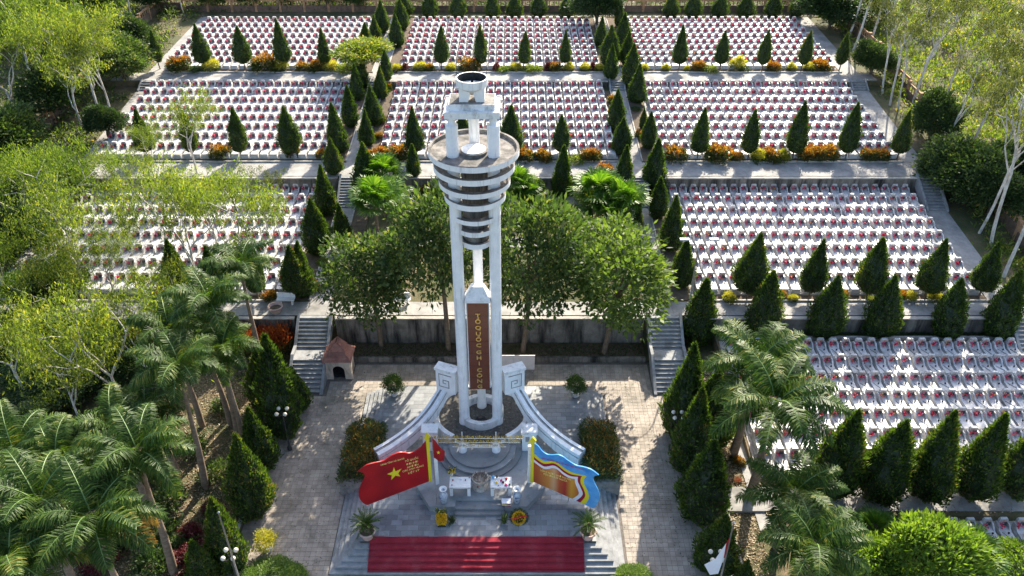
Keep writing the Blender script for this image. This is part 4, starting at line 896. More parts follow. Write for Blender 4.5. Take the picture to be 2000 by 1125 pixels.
def royal_palm(cx, cy, bx, by, label, k=0, size=1.0, dry=None, z0=None):
    size *= .85; X, Y, Z = onground(bx, by); hc = zat(cy, Y) - Z; h = hc - .8 * size
    # lean so that the crown stands where the photograph shows it
    Xc = xat(cx, Y, Z + hc); t = thing('royal_palm', label, 'palm tree', (X, Y, Z), 0, 'royal palms')
    lx = math.atan2(Xc - X, hc); t.rotation_euler = (rng.normal() * .02, max(-.25, min(.25, lx)), 0)
    tr = link('trunk', PT, t); tr.scale = (size, size, h); c = link('crownshaft', CS, t); c.location.z = h; c.scale = (size,) * 3; a = rng.uniform(0, 6.28)
    for i, f in enumerate(FROND[k]):
        o = link('frond', DRYF if dry and i in dry else f, t); o.location.z = h + .85 * size; o.rotation_euler.z = a + (dry[i] if dry and i in dry else 0); o.scale = (size,) * 3
    return t
# fan palm
def fan_np(r, az, lift, pet=.9, rad=.85, seg=26):
    ca, sa = math.cos(az), math.sin(az); out = np.array([ca, sa, 0]); up = np.array([0, 0, 1.0]); d = out * math.cos(lift) + up * math.sin(lift); side = np.array([-sa, ca, 0]); nrm = np.cross(d, side) * -1
    hub = d * pet; V = []; Q = []; th = np.linspace(-2.1, 2.1, seg)
    for i, a in enumerate(th):
        dd = d * math.cos(a) + side * math.sin(a); tl = rad * (1 - .12 * abs(a)) * r.uniform(.92, 1.06); pd = -d * math.sin(a) + side * math.cos(a); w = .048; fold = nrm * (.02 if i % 2 else -.02)
        m = hub + dd * tl * .62 + fold; e = hub + dd * tl - up * (.16 + .1 * r.random()) * tl + d * 0; o = len(V)
        V += [hub - pd * .006, hub + pd * .006, m + pd * w, m - pd * w, e + pd * .012, e - pd * .012]; Q += [(o, o + 1, o + 2, o + 3), (o + 3, o + 2, o + 4, o + 5)]
    mb = MB().tube([(0, 0, 0), tuple(hub * .5 + up * .03), tuple(hub)], [.028, .02, .014], 4); return join([(np.array(V), np.array(Q), 0), (np.array(mb.v), np.array([f for f in mb.f if len(f) == 4]), 0)])
def fan_leaves(seed, n=16):
    r = np.random.default_rng(seed); return [grow('fan_leaf', *fan_np(r, 2.4 * k + r.uniform(-.2, .2), 1.35 - 1.25 * k / n + r.uniform(-.1, .1), r.uniform(.7, 1.0), r.uniform(.75, .95)), ['leaf_fan']) for k in range(n)]
FAN = [fan_leaves(90 + k, 18) for k in range(2)]
TR_FAN = trunk_mesh(.16, .12, 1, 'palm_bark', 8, .0)
def fan_palm(X, Y, Z, h, label, size=1.0, k=0):
    t = thing('fan_palm', label, 'palm tree', (X, Y, Z), rng.uniform(0, 6.28), 'fan palms'); tr = link('trunk', TR_FAN, t); tr.scale = (1, 1, h)
    for f in FAN[k]: o = link('fan_leaf', f, t); o.location.z = h - .05; o.scale = (size,) * 3
    return t

# ---------------------------------------------------------------- cypresses
def cyp_row(where, items, group, wide=1.0, stem=.0, ord_from='from left'):
    """items: (base px, base py, tip py) measured in the photograph"""
    n = len(items)
    for i, it in enumerate(items):
        lab = f'cypress, {ORD[i]} {ord_from} {where}'
        cypress(it[0], it[1], it[2], lab, group, (it[3] if len(it) > 3 else 1.0) * wide, stem)
B1 = 'cypresses in the beds along the terrace fronts'
cyp_row('in the front bed of the top terrace', [(313, 135, 59), (401, 136, 46), (479, 137, 51), (557, 136, 36), (637, 136, 53), (862, 136, 51), (940, 137, 50), (1023, 137, 62), (1103, 136, 60), (1325, 138, 48), (1406, 138, 60), (1487, 139, 57), (1565, 139, 60), (1638, 139, 64)], B1, .86, .75)
cyp_row('in the front bed of the upper terrace', [(288, 309, 213), (378, 309, 216), (472, 309, 210), (572, 310, 208), (813, 309, 210), (906, 309, 214), (998, 310, 206), (1096, 309, 226), (1362, 311, 211), (1460, 311, 213), (1548, 311, 199), (1650, 311, 201), (1751, 312, 217)], B1, .88, .7)
cyp_row('in the front bed of the middle terrace', [(355, 583, 470), (430, 583, 478), (505, 583, 478), (583, 582, 474), (1458, 584, 454), (1579, 584, 467), (1691, 583, 463), (1805, 583, 468), (1911, 582, 475)], B1, 1.0, .7)
cyp_row('in the dark bed behind the lower right graves', [(1362, 652, 543), (1485, 654, 529), (1604, 655, 541), (1714, 656, 540), (1842, 655, 547), (1942, 655, 531)], 'cypresses behind the lower right graves', 1.02)
cyp_row('in the row in front of the lower right graves', [(1620, 966, 805), (1709, 970, 814), (1800, 972, 805), (1886, 970, 808), (1972, 966, 822)], 'cypresses in front of the lower right graves', 1.08, .2)
LN = 'cypresses lining the two lanes'
cyp_row('on the left side of the left lane', [(591, 578, 474), (622, 494, 387), (640, 420, 323), (656, 360, 271), (664, 297, 201), (685, 247, 166), (699, 195, 125), (707, 167, 94), (718, 114, 44), (734, 86, 29), (746, 64, 0)], LN, .95, ord_from='from the front')
cyp_row('on the right side of the left lane', [(673, 478, 397, .8), (699, 388, 358, .9), (718, 366, 279), (717, 285, 215), (732, 245, 166), (744, 192, 130), (755, 164, 98), (776, 92, 26), (787, 58, -2)], LN, .95, ord_from='from the front')
cyp_row('on the left side of the right lane', [(1243, 452, 393, .8), (1233, 396, 355, .7), (1216, 367, 285), (1213, 299, 229), (1203, 253, 175), (1192, 160, 85), (1190, 129, 50), (1173, 91, 32)], LN, .95, ord_from='from the front')
cyp_row('on the right side of the right lane', [(1330, 558, 467), (1308, 488, 381), (1285, 424, 345), (1274, 374, 273), (1265, 288, 218), (1255, 251, 211, .9), (1243, 200, 125), (1232, 158, 85), (1224, 127, 60), (1215, 90, 24), (1209, 52, 0)], LN, .95, ord_from='from the front')
cyp_row('against the wall behind the fan palms', [(810, 364, 281), (1096, 384, 284)], 'cypresses behind the fan palms', .85)
cyp_row('in the hedge row on the left edge of the plaza', [(405, 1152, 1057, .8), (452, 1108, 970, .78), (500, 1003, 848, .9), (517, 915, 796), (556, 846, 657), (527, 790, 680), (585, 800, 715, .8)], 'cypresses edging the plaza', 1.04, ord_from='from the front')
cyp_row('in the hedge row on the right edge of the plaza', [(1447, 1160, 1096), (1393, 1112, 1006), (1365, 1008, 862), (1346, 920, 760), (1330, 852, 676), (1378, 870, 720)], 'cypresses edging the plaza', 1.04, ord_from='from the front')
cyp_row('in the clipped row along the back fence', [(x, 31, -16) for x in (790, 840, 895, 963, 1005, 1052, 1108, 1311, 1353, 1405, 1456, 1508, 1554)], 'clipped cypresses along the back fence', 1.55)

# ---------------------------------------------------------------- shrubs along the terrace fronts
def shrub_row(where, items, group, name='croton_bush'):
    desc = {'o': ('orange and green croton bush', CROT), 'y': ('yellow-green rounded croton bush', CROY), 'm': ('dark maroon leafy bush', [MARO]), 'g': ('low grey-green ground shrub', LOWG), 'r': ('red-leaved croton hedge bush', REDB)}
    for i, (x, y, wpx, k) in enumerate(items):
        X, Y, Z = onground(x, y); s = (Y * CT + (CAMH - Z) * ST) / FPX; rx = wpx * s / 2
        d, ms = desc[k]; bush(name if k in 'oyr' else 'bush', ms[rng.integers(len(ms))], X, Y, Z, rx, rx * (.95 if k in 'oy' else (1.3 if k == 'm' else .6)), f'{d}, {ORD[i]} from left {where}', 'bush', group)
CB = 'shrubs in the beds along the terrace fronts'
shrub_row('along the front of the top terrace', [(351, 138, 36, 'o'), (382, 140, 24, 'g'), (413, 138, 27, 'y'), (517, 138, 40, 'o'), (549, 138, 28, 'y'), (592, 138, 22, 'o'), (620, 138, 28, 'o'), (646, 138, 24, 'y'), (672, 139, 34, 'g'), (776, 138, 17, 'y'), (792, 137, 12, 'm'), (821, 138, 22, 'y'), (838, 138, 18, 'o'), (881, 138, 18, 'y'), (916, 139, 32, 'o'), (969, 138, 13, 'm'), (984, 140, 24, 'g'), (1007, 138, 20, 'y'), (1039, 140, 30, 'g'), (1070, 138, 14, 'm'), (1083, 138, 22, 'o'), (1111, 138, 18, 'y'), (1143, 138, 18, 'y'), (1157, 137, 12, 'm'), (1170, 138, 17, 'y'), (1256, 138, 17, 'y'), (1300, 138, 15, 'y'), (1341, 138, 11, 'y'), (1364, 138, 25, 'o'), (1382, 140, 30, 'g'), (1441, 137, 30, 'y'), (1510, 139, 25, 'o'), (1545, 138, 17, 'y'), (1580, 138, 20, 'y'), (1602, 138, 28, 'o')], CB)
shrub_row('along the front of the upper terrace', [(430, 308, 32, 'o'), (570, 305, 26, 'o'), (632, 308, 22, 'o'), (742, 312, 34, 'o'), (778, 312, 38, 'o'), (1025, 313, 30, 'o'), (1060, 313, 28, 'o'), (1124, 316, 32, 'g'), (1153, 313, 32, 'o'), (1319, 313, 36, 'o'), (1400, 313, 42, 'o'), (1437, 313, 25, 'o'), (1480, 315, 28, 'y'), (1502, 313, 32, 'o'), (1527, 315, 26, 'y'), (1576, 312, 36, 'o'), (1612, 312, 40, 'o'), (1694, 311, 28, 'o'), (1718, 311, 28, 'o')], CB)
shrub_row('along the front of the middle terrace', [(315, 585, 32, 'o'), (420, 585, 30, 'o'), (530, 585, 26, 'o'), (1424, 588, 22, 'y'), (1547, 587, 16, 'y'), (1520, 582, 22, 'o'), (1642, 583, 24, 'o'), (1700, 586, 18, 'g'), (1758, 582, 20, 'o'), (1776, 586, 22, 'y'), (1823, 586, 24, 'y')], CB)
for i, (x, y, w) in enumerate(((285, 690, 50), (322, 690, 56), (360, 690, 54), (470, 692, 50), (508, 694, 58), (545, 694, 54))):
    X, Y, Z = onground(x, y); bush('croton_bush', REDB[i % 2], X, Y, Z, w * .0355 / 2, 1.75, f'red-leaved hedge bush, {ORD[i]} from left below the left middle path', 'bush', 'red hedge bushes')
for i, (x, y, w, k) in enumerate(((350, 1075, 46, 1), (375, 1050, 40, 0), (330, 1045, 44, 1), (365, 1105, 50, 0), (240, 950, 60, 1), (420, 1000, 36, 0), (300, 1110, 60, 1), (210, 870, 60, 1), (160, 940, 70, 0), (60, 860, 70, 1), (420, 930, 50, 1), (380, 880, 50, 1), (330, 985, 56, 1), (250, 1060, 60, 1), (200, 1100, 60, 0), (120, 1040, 70, 1), (440, 800, 44, 1), (290, 930, 60, 1))):
    X, Y, Z = onground(x, y); bush('garden_shrub', (MARO, LOWG[0])[k], X, Y, Z, w * .03 / 2, w * .03 / 2 * (.7 if k == 0 else .9), f'{("reddish", "green")[k]} low shrub under the left palms, {ORD[i]} of the garden shrubs', 'bush', 'low shrubs under the left palms')
shrub_row('beside the two right royal palms', [(1385, 790, 18, 'o'), (1398, 795, 20, 'o'), (1442, 905, 20, 'o'), (1440, 940, 14, 'r')], 'bushes beside the right palms')
shrub_row('in the beds of the two lanes', [(610, 565, 26, 'o'), (632, 515, 24, 'g'), (648, 455, 22, 'g'), (757, 175, 16, 'o'), (745, 238, 18, 'o'), (740, 270, 16, 'o'), (1196, 200, 18, 'o'), (1195, 225, 16, 'o'), (1250, 268, 18, 'o'), (1242, 215, 16, 'g')], 'bushes in the lane beds')
for i, (x, y, w) in enumerate(((545, 1150, 110), (490, 1155, 60), (1228, 1152, 75))):
    X, Y, Z = onground(x, y); bush('leafy_shrub', HEDGE[i % 2], X, Y, 0, w * .0285 / 2, .55, ('bright green shrub at the bottom edge, below the yellow potted shrub', 'bright green shrub at the bottom edge, farthest left on the paving', 'bright green shrub at the bottom edge, right of the carpet')[i], 'bush', 'shrubs at the bottom edge of the plaza')

# ---------------------------------------------------------------- leafy trees behind the monument
for i, (bx, by, cx, cy, rpx, top, bot, m, lab) in enumerate(((745, 676, 712, 545, 84, 455, 645, 0, 'grey-green leafy tree beside the little red-roofed incinerator'), (876, 684, 850, 465, 94, 350, 605, 1, 'tall leafy tree close behind the monument on its left'), (1021, 688, 1055, 495, 98, 380, 640, 0, 'leafy tree close behind the monument on its right'), (1179, 691, 1220, 545, 112, 440, 660, 2, 'bright broad leafy tree left of the right lower staircase'))):
    X, Y, Z = onground(bx, by); Y = max(Y, 45.3); rr = rpx * 55 / FPX; zt = zat(top, Y + rr * .25) - Z; zb = zat(bot, Y - rr * .85) - Z; zc = (zt + zb) / 2; rr = rpx * (Y * CT + (CAMH - Z - zc) * ST) / FPX
    t = broad_tree('leafy_tree', TUFTS[m], X, Y, Z, rr * .97, zc, (zt - zb) * .55, lab, group='leafy trees behind the monument', limb=i % 2)
    t.rotation_euler.y = math.atan2(xat(cx, Y, Z + zc) - X, zc)*.6; t.rotation_euler.z = 0
# fan palms in the middle garden
for i, (x, y, h, s, lab) in enumerate(((752, 385, 1.9, 1.15, 'bright fan palm at the foot of the left middle staircase'), (738, 455, 2.6, 1.25, 'bright fan palm in front of another, left of the monument'), (760, 420, 1.6, 1.05, 'yellowing fan palm beside the left lane'), (1010, 395, 1.5, 1.0, 'fan palm showing right behind the ringed tower top'), (1165, 425, 2.0, 1.3, 'big fan palm on the left of the cluster by the right staircase'), (1210, 440, 1.9, 1.25, 'big fan palm on the right of the cluster by the right staircase'), (1185, 455, 1.3, 1.2, 'front fan palm of the cluster by the right staircase'), (1030, 400, .6, .9, 'low light green fan palm behind the right of the tower'))):
    X, Y, Z = onground(x, y); fan_palm(X, Y, Z, h, lab, s * 1.35, i % 2)
for x, y, w, k, lab in ((1150, 395, 40, 'g', 'pale shrub left of the big fan palms'), (1035, 385, 60, 'y', 'light green round bush behind the tower rings'), (1180, 360, 30, 'o', 'orange bush before the dark wall by the right staircase'), (830, 350, 30, 'o', 'orange bush before the dark wall left of the tower')):
    X, Y, Z = onground(x, y); s = (Y * CT + (CAMH - Z) * ST) / FPX; bush('bush', {'g': LOWG[1], 'y': HEDGE[0], 'o': CROT[0]}[k], X, Y, Z, w * s / 2, w * s / 2 * .9, lab, 'bush', 'shrubs in the middle garden')
ribbon('garden_path', XLANE[0] + 2.2, XLANE[1] - 2.2, pts(61.6, 62.9), 'concrete_path', .02); ribbon('garden_path', XLANE[0] + 2.2, XLANE[1] - 2.2, pts(55.3, 56.6), 'concrete_path', .02)

# ---------------------------------------------------------------- royal palms
for i, (cx, cy, bx, by, s, dry, lab) in enumerate((
    (470, 520, 515, 742, 1.0, None, 'royal palm crowning in front of the left middle graves'), (405, 592, 466, 853, 1.0, None, 'royal palm beside the red hedge, left of the staircase'), (395, 655, 452, 830, 1.0, None, 'royal palm left of the tall plaza cypresses'),
    (350, 712, 402, 952, 1.0, None, 'royal palm with a leaning brown trunk above bare ground'), (285, 800, 350, 930, 1.0, None, 'royal palm half hidden below the pale forked tree'), (268, 888, 341, 1123, 1.1, None, 'royal palm with its trunk reaching the bottom edge'),
    (180, 1015, 262, 1230, 1.15, {11: 0, 12: .5}, 'royal palm with a yellowed hanging frond, bottom left'), (75, 985, 165, 1190, 1.15, None, 'royal palm in the bottom left corner, upper one'), (115, 905, 190, 1085, 1.1, None, 'bright royal palm in the left garden, behind the corner palms'), (20, 1100, 120, 1300, 1.2, None, 'royal palm at the very bottom left corner'), (335, 640, 395, 832, 1.0, None, 'royal palm in the left clump, farthest from the plaza'), (225, 835, 300, 1012, 1.05, None, 'royal palm in the middle of the left garden'), (30, 885, 112, 1060, 1.1, None, 'royal palm at the left edge above the corner palms'), (432, 690, 482, 892, .9, None, 'royal palm close behind the plaza cypresses on the left'),
    (1478, 705, 1431, 890, 1.32, None, 'royal palm right of the right staircase, farther of two'), (1512, 785, 1462, 975, 1.42, None, 'royal palm overhanging the lower right graves, nearer of two'), (1552, 968, 1512, 1070, 1.1, None, 'short royal palm in front of the lower right cypress row'), (1590, 1062, 1556, 1190, 1.1, None, 'royal palm beside the big clipped shrub at the bottom'))):
    royal_palm(cx, cy, bx, by, lab, i % 3, s, dry)
for x, y, h, s, lab in ((1862, 1130, 1.9, 1.25, 'large fan palm at the bottom right beside the clipped shrub'), (1690, 1075, 1.4, 1.0, 'small fan palm standing before the clipped shrub'), (65, 655, 1.4, 1.3, 'fan palm among the pale trees on the left'), (70, 740, .9, 1.1, 'low fan palm on the far left among the undergrowth')):
    X, Y, Z = onground(x, y); fan_palm(X, Y, Z, h, lab, s, 0)
X, Y, Z = onground(1765, 1150); bush('clipped_shrub', HEDGE[0], X, Y, Z, 3.3, 3.3, 'large bright green clipped mound at the bottom right', 'bush', None, 2.6, .45)
X, Y, Z = onground(1990, 1140); bush('clipped_shrub', HEDGE[1], X, Y, Z, 2.0, 1.7, 'smaller clipped shrub in the bottom right corner', 'bush', None, 1.8, .45)
X, Y, Z = onground(1720, 1190); bush('light_shrub', HEDGE[1], X, Y, Z, 2.6, 1.5, 'yellow-green shrub below the clipped mound, bottom edge', 'bush', None, 1.6, .45)

# ---------------------------------------------------------------- tall pale trees, left and right
def eu(bx, by, ty, lab, k=0, lean=(0, 0), wide=1.0):
    X, Y, Z = onground(bx, by); eucalyptus(X, Y, Z, max(3, zat(ty, Y) - Z), lab, k, lean, wide)
for a in (
    (197, 233, -40, 'pale-stemmed tree behind the left fence, whitest stem', 1), (218, 222, 5, 'pale-stemmed tree behind the left fence with a thin double stem', 0), (165, 262, 40, 'pale-stemmed tree behind the left fence, lower leaning stem', 1), (258, 50, -90, 'pale-stemmed tree at the top left by the fence corner', 2), (360, 30, -80, 'pale-stemmed tree right at the upper left corner of the top graves', 2), (120, 200, -60, 'pale-stemmed tree deep in the upper left wood', 3), (40, 250, -20, 'bushy pale tree at the left edge, upper wood', 3), (60, 150, -120, 'bushy pale tree in the far upper left corner', 4),
    (385, 338, 150, 'slender tree with airy crown over the upper left graves', 1), (250, 420, 270, 'airy tree in front of the left middle graves, farther', 1), (330, 480, 300, 'airy tree over the left middle graves with a dark stem', 0), (430, 500, 325, 'airy tree over the middle of the left middle graves', 0), (525, 470, 340, 'thin airy tree beside the left lane cypresses', 2),
    (60, 480, 235, 'dense yellow-green tree at the left edge, upper', 3), (150, 500, 255, 'dense yellow-green tree overhanging the left stairs', 4), (30, 620, 390, 'dense pale tree at the left edge, middle', 3), (140, 680, 440, 'pale tree with white forked boughs, left of the red hedge', 1), (256, 849, 520, 'big forked white-stemmed tree standing among the left palms', 1), (330, 640, 490, 'airy tree in front of the left middle path', 0), (60, 790, 560, 'pale tree at the left edge above the palms', 1), (160, 830, 640, 'pale tree with crooked white boughs above the palms', 0), (230, 590, 420, 'airy tree on the left middle path', 1), (300, 345, 230, 'small airy tree on the upper left path, left of the slender one', 0), (470, 590, 300, 'airy tree behind the foremost left palm crown', 0), (395, 590, 285, 'white-stemmed airy tree on the left middle path, before the graves', 1), (180, 600, 330, 'airy tree at the left end of the middle path', 1), (560, 500, 400, 'low airy tree beside the left lane', 2), (300, 760, 560, 'airy tree above the left palms, nearest the red hedge', 0)):
    eu(*a)
for a in (
    (1655, 75, -150, 'pale straight stem at the upper right corner, first of three', 2), (1666, 98, -130, 'pale straight stem at the upper right corner, second of three', 2), (1697, 90, -140, 'pale straight stem at the upper right corner, third of three', 2), (1724, 182, -30, 'pale leaning stem behind the right fence beside the round bush', 2), (1738, 205, 0, 'pale stem behind the right fence, next to the leaning one', 2), (1755, 215, 60, 'thin pale stem behind the right fence above the cypress', 2), (1782, 205, -60, 'tall pale stem in the right meadow with drooping crown', 5), (1832, 230, 20, 'dark thin stem in the right meadow', 2), (1840, 295, 80, 'pale tree at the meadow edge above the dark thicket', 5), (1890, 300, 10, 'tall airy tree in the right meadow', 5), (1960, 300, 0, 'tall airy tree far right in the meadow', 5), (1912, 455, 180, 'pale stem rising from the dark thicket', 2), (1936, 480, 150, 'white stem beside the right fence', 2), (1960, 540, 200, 'white leaning stem at the right edge', 2), (1990, 420, 90, 'airy tree at the right edge, middle', 5)):
    eu(*a)

# ---------------------------------------------------------------- dense trees and thickets outside the fences
def dt(x, y, wpx, hm, k, lab, name='dense_tree'):
    X, Y, Z = onground(x, y); s = (Y * CT + (CAMH - Z) * ST) / FPX; r = wpx * s / 2; broad_tree(name, DENSE[k], X, Y, Z, r, hm * .55, hm * .52, lab, group='dense trees outside the fences', limb=0)
for a in (
    (250, 112, 90, 4.2, 0, 'round dark tree behind the left fence, upper'), (245, 160, 100, 4.0, 1, 'round dark tree beside the left top steps'), (190, 60, 90, 5, 1, 'dark green tree at the upper left'), (310, 20, 80, 4, 1, 'dark tree at the top edge, left of the fence corner'), (150, 120, 110, 5, 0, 'dark tree in the upper left wood'), (60, 90, 130, 6, 1, 'dark tree at the upper left edge'), (110, 230, 110, 4.5, 0, 'dark tree below the pale stems on the left'), (30, 330, 130, 5, 1, 'dark tree at the left edge below the wood'), (215, 270, 60, 3, 0, 'dark shrub at the left fence foot'),
    (100, 400, 140, 4.0, 1, 'green tree left of the left graves'), (30, 520, 140, 4.5, 0, 'dark tree at the left edge, middle height'), (120, 600, 110, 3.5, 1, 'green tree left of the left middle path'), (200, 690, 120, 2.6, 1, 'green thicket below the forked tree'), (130, 760, 150, 2.5, 1, 'green thicket at the left, above the palms'), (30, 700, 120, 3.0, 0, 'dark thicket at the left edge'), (30, 880, 120, 2.4, 1, 'green thicket at the left edge among the palms'), (250, 740, 90, 2.2, 0, 'dark thicket under the palms'),
    (1165, 48, 84, 5.0, 0, 'big dark round tree at the top of the right lane'), (1620, 55, 110, 4.6, 0, 'dark tree at the upper right corner of the top graves'), (1700, 145, 72, 3.0, 1, 'round bush behind the right top steps'), (1690, 40, 70, 3.0, 1, 'bush among the three pale stems'), (1815, 275, 85, 4.2, 0, 'dark thicket tree at the right end of the upper terrace'), (1870, 385, 130, 4.6, 1, 'big dark tree beside the right edge staircase'), (1930, 420, 110, 4.0, 0, 'dark tree behind the right edge staircase'), (1960, 360, 90, 3.5, 2, 'dark tree at the right edge, middle'),
    (420, 16, 60, 3.2, 1, 'leafy tree behind the back fence, left'), (500, 14, 60, 3.4, 1, 'leafy tree behind the back fence, second'), (570, 14, 60, 3.6, 1, 'leafy tree behind the back fence, third'), (640, 14, 60, 3.4, 2, 'leafy tree behind the back fence, fourth'), (700, 16, 60, 3.4, 0, 'dark leafy tree left of the left lane top')):
    dt(*a)
X, Y, Z = onground(712, 148); broad_tree('frangipani_tree', CANOPY, X, Y, Z, 2.5, 2.6, 1.5, 'spreading yellow-green tree between the cypresses of the left lane, top terrace', group=None)
# undergrowth: meadow on the right hillside, bushes left
def undergrowth(name, region, n, per, mats, L, W, hgt, label, seed, clump=.55):
    r = np.random.default_rng(seed); C_ = []
    while len(C_) < n:
        x, y = r.uniform(*region[:2]), r.uniform(*region[2:])
        if XE[0] - .6 < x < XE[1] + 2.9 and y > 24 and y < 105.2 and not (x < -15.8 and y < 46.2): continue
        if (-45.2 < x < -43.8 or 39.9 < x < 41.3) and y > 46.5: continue
        if x < -15.8 and y < 46.2 and x > -27 and r.random() < .8: continue
        C_.append((x, y, ground(x, y)))
    C_ = np.array(C_); m = n * per; hh = np.repeat(r.uniform(.3, 1.0, n) ** 2 * hgt, per); off = r.normal(size=(m, 3)) * clump; off[:, 2] = np.abs(r.normal(size=m)) * .5 * hh
    Pt = np.repeat(C_, per, 0) + off; D = rdir(m, r) + np.array([0, 0, .9]); V, Q = leaves(Pt, D, r.uniform(.6, 1.3, m) * L, r.uniform(.6, 1.3, m) * W, 1, r)
    tag(link(name, np_mesh(name, V, Q, mats, r.choice(len(mats), m, p=None))), label, 'vegetation', kind='stuff')
undergrowth('meadow_growth', (38.5, 70, 40, 118), 1700, 46, ['leaf_meadow', 'leaf_meadow', 'leaf_bright'], .42, .13, 1.6, 'sunlit tangled undergrowth on the hillside right of the fence', 5)
undergrowth('undergrowth', (-66, -15.8, 30, 118), 1500, 42, ['leaf_broad', 'leaf_dark', 'leaf_meadow'], .36, .13, 1.5, 'green undergrowth under the trees on the left', 6)
undergrowth('back_growth', (-45, 45, 105.4, 118), 420, 44, ['leaf_broad', 'leaf_bright', 'leaf_dark'], .4, .16, 2.6, 'green growth behind the back fence', 8)
def litter():
    r = np.random.default_rng(9); n = 34000; x = np.concatenate([r.uniform(-27, -15.6, n // 2), r.uniform(12.5, 14.0, n // 8), r.uniform(12.5, 40, n // 8)]); y = np.concatenate([r.uniform(26, 44, n // 2), r.uniform(27, 45, n // 8), r.uniform(31.2, 34.6, n // 8)])
    P = np.array([(a, b, gz(a, b) + .0) for a, b in zip(x, y)]); D = rdir(len(P), r) * np.array([1, 1, .25]); V, Q = leaves(P, D, r.uniform(.08, .22, len(P)), r.uniform(.04, .08, len(P)), .6, r)
    tag(link('leaf_litter', np_mesh('leaf_litter', V, Q, ['litter'])), 'dry fallen leaves on the bare ground under the palms', 'leaves', kind='stuff')
    n = 14000; x = np.concatenate([r.uniform(XLANE[0] + 1.5, XLANE[1] - 1.5, n // 2), r.uniform(14.9, 35.6, n // 2)]); y = np.concatenate([r.uniform(45.05, 46.6, n // 2), r.uniform(46.0, 46.6, n // 2)]); P = np.array([(a, b, gz(a, b) + .02) for a, b in zip(x, y)])
    V, Q = leaves(P, rdir(n, r) * .5 + np.array([0, 0, 1]), r.uniform(.08, .2, n), .03, 1, r); tag(link('grass', np_mesh('grass', V, Q, ['grass_leaf'])), 'dark grass in the beds at the foot of the retaining walls', 'grass', kind='stuff')
litter()
def plaza_litter():
    r = np.random.default_rng(19); n = 1500; x = np.concatenate([r.uniform(-15.2, -9.9, n), r.uniform(6.3, 12.2, n)]); y = r.uniform(26.8, 44.6, 2 * n); P = np.stack([x, y, np.full(2 * n, .014)], 1); V, Q = leaves(P, rdir(2 * n, r) * np.array([1, 1, .12]), r.uniform(.05, .13, 2 * n), r.uniform(.03, .06, 2 * n), .3, r)
    tag(link('fallen_leaves', np_mesh('fallen_leaves', V, Q, ['litter', 'leaf_broad'], r.integers(0, 2, 2 * n))), 'small fallen leaves scattered over the plaza paving', 'leaves', kind='stuff')
plaza_litter()

# ---------------------------------------------------------------- boundary fences with posts, rails and panels
def fence(label, p0, p1, n, h=1.5):
    a, b = Vector(p0), Vector(p1); d = b - a; L = math.hypot(d.x, d.y) / n; rz = math.atan2(d.y, d.x); t = thing('boundary_fence', label, 'fence', (a.x, a.y, ground(a.x, a.y)), 0, 'boundary fences'); z0 = t.location.z
    post = MB().box(-.14, .14, -.14, .14, -.3, h + .1).box(-.19, .19, -.19, .19, h + .1, h + .2); pan = MB().box(.14, L - .14, -.08, .08, -.4, h * .52); top = MB().box(.14, L - .14, -.07, .07, h * .86, h); bal = MB()
    for k in range(5): x = .35 + (L - .7) * k / 4; bal.box(x - .05, x + .05, -.04, .04, h * .52, h * .86)
    ms = []
    for nm, mb, mt in (('post', post, 'fence_ochre'), ('panel', pan, 'fence_brick'), ('rail', top, 'fence_ochre'), ('balusters', bal, 'fence_ochre')): o = mb.build(nm, mt); ms.append((nm, o.data)); bpy.data.objects.remove(o)
    for i in range(n):
        p = a + d * (i / n); z = ground(p.x, p.y) - z0
        for nm, m in ms: link(nm, m, t, (p.x - a.x, p.y - a.y, z), rz)
fence('ochre and brick fence along the back edge behind the clipped cypresses', (-44.5, 105.0), (41, 105.0), 28)
fence('brick fence running down the right side beneath the pale stems', (40.6, 104.6), (40.6, 47.5), 19)
fence('brick fence running down the left side beneath the pale stems', (-44.5, 104.6), (-44.5, 47.5), 19)

# ---------------------------------------------------------------- small things on the plaza and platform
def table(x, y, label, items):
    t = thing('offering_table', label, 'table', (x, y, PZ + .42), 0, 'white offering tables'); h = .78
    for k in range(5): MB().box(-.6, .6, -.4 + .16 * k, -.4 + .16 * k + .15, h - .04, h).build('plank', 'wood_white', t)
    for sx in (-1, 1):
        for sy in (-1, 1): MB().box(sx * .5 - .09, sx * .5 + .09, sy * .3 - .06, sy * .3 + .06, 0, h - .04).build('leg', 'wood_white', t)
    MB().box(-.55, .55, -.36, -.33, h - .14, h - .04).build('apron', 'wood_white', t)
    for k, (dx, dy, r, hh, mt, nm, lab) in enumerate(items):
        o = MB().lathe([(r * .5, 0), (r * .75, hh * .3), (r * .75, hh * .8), (r * .4, hh), (.005, hh)], 10).build(nm, mt); o.location = (x + dx, y + dy, PZ + .42 + h); tag(o, lab, nm.replace('_', ' '), 'offerings on the tables')
table(-2.95, 31.85, 'white plank table left of the incense urn', [(-.42, .1, .05, .1, 'flag_red', 'red_cup', 'small red cup on the left end of the left table'), (.3, .12, .05, .08, 'flag_red', 'red_cup', 'small red cup on the right of the left table'), (.05, .22, .09, .08, 'sheet_white', 'offering_plate', 'pale packet of offerings at the back of the left table'), (-.45, -.25, .04, .07, 'soot', 'dark_cup', 'small dark cup at the front of the left table')])
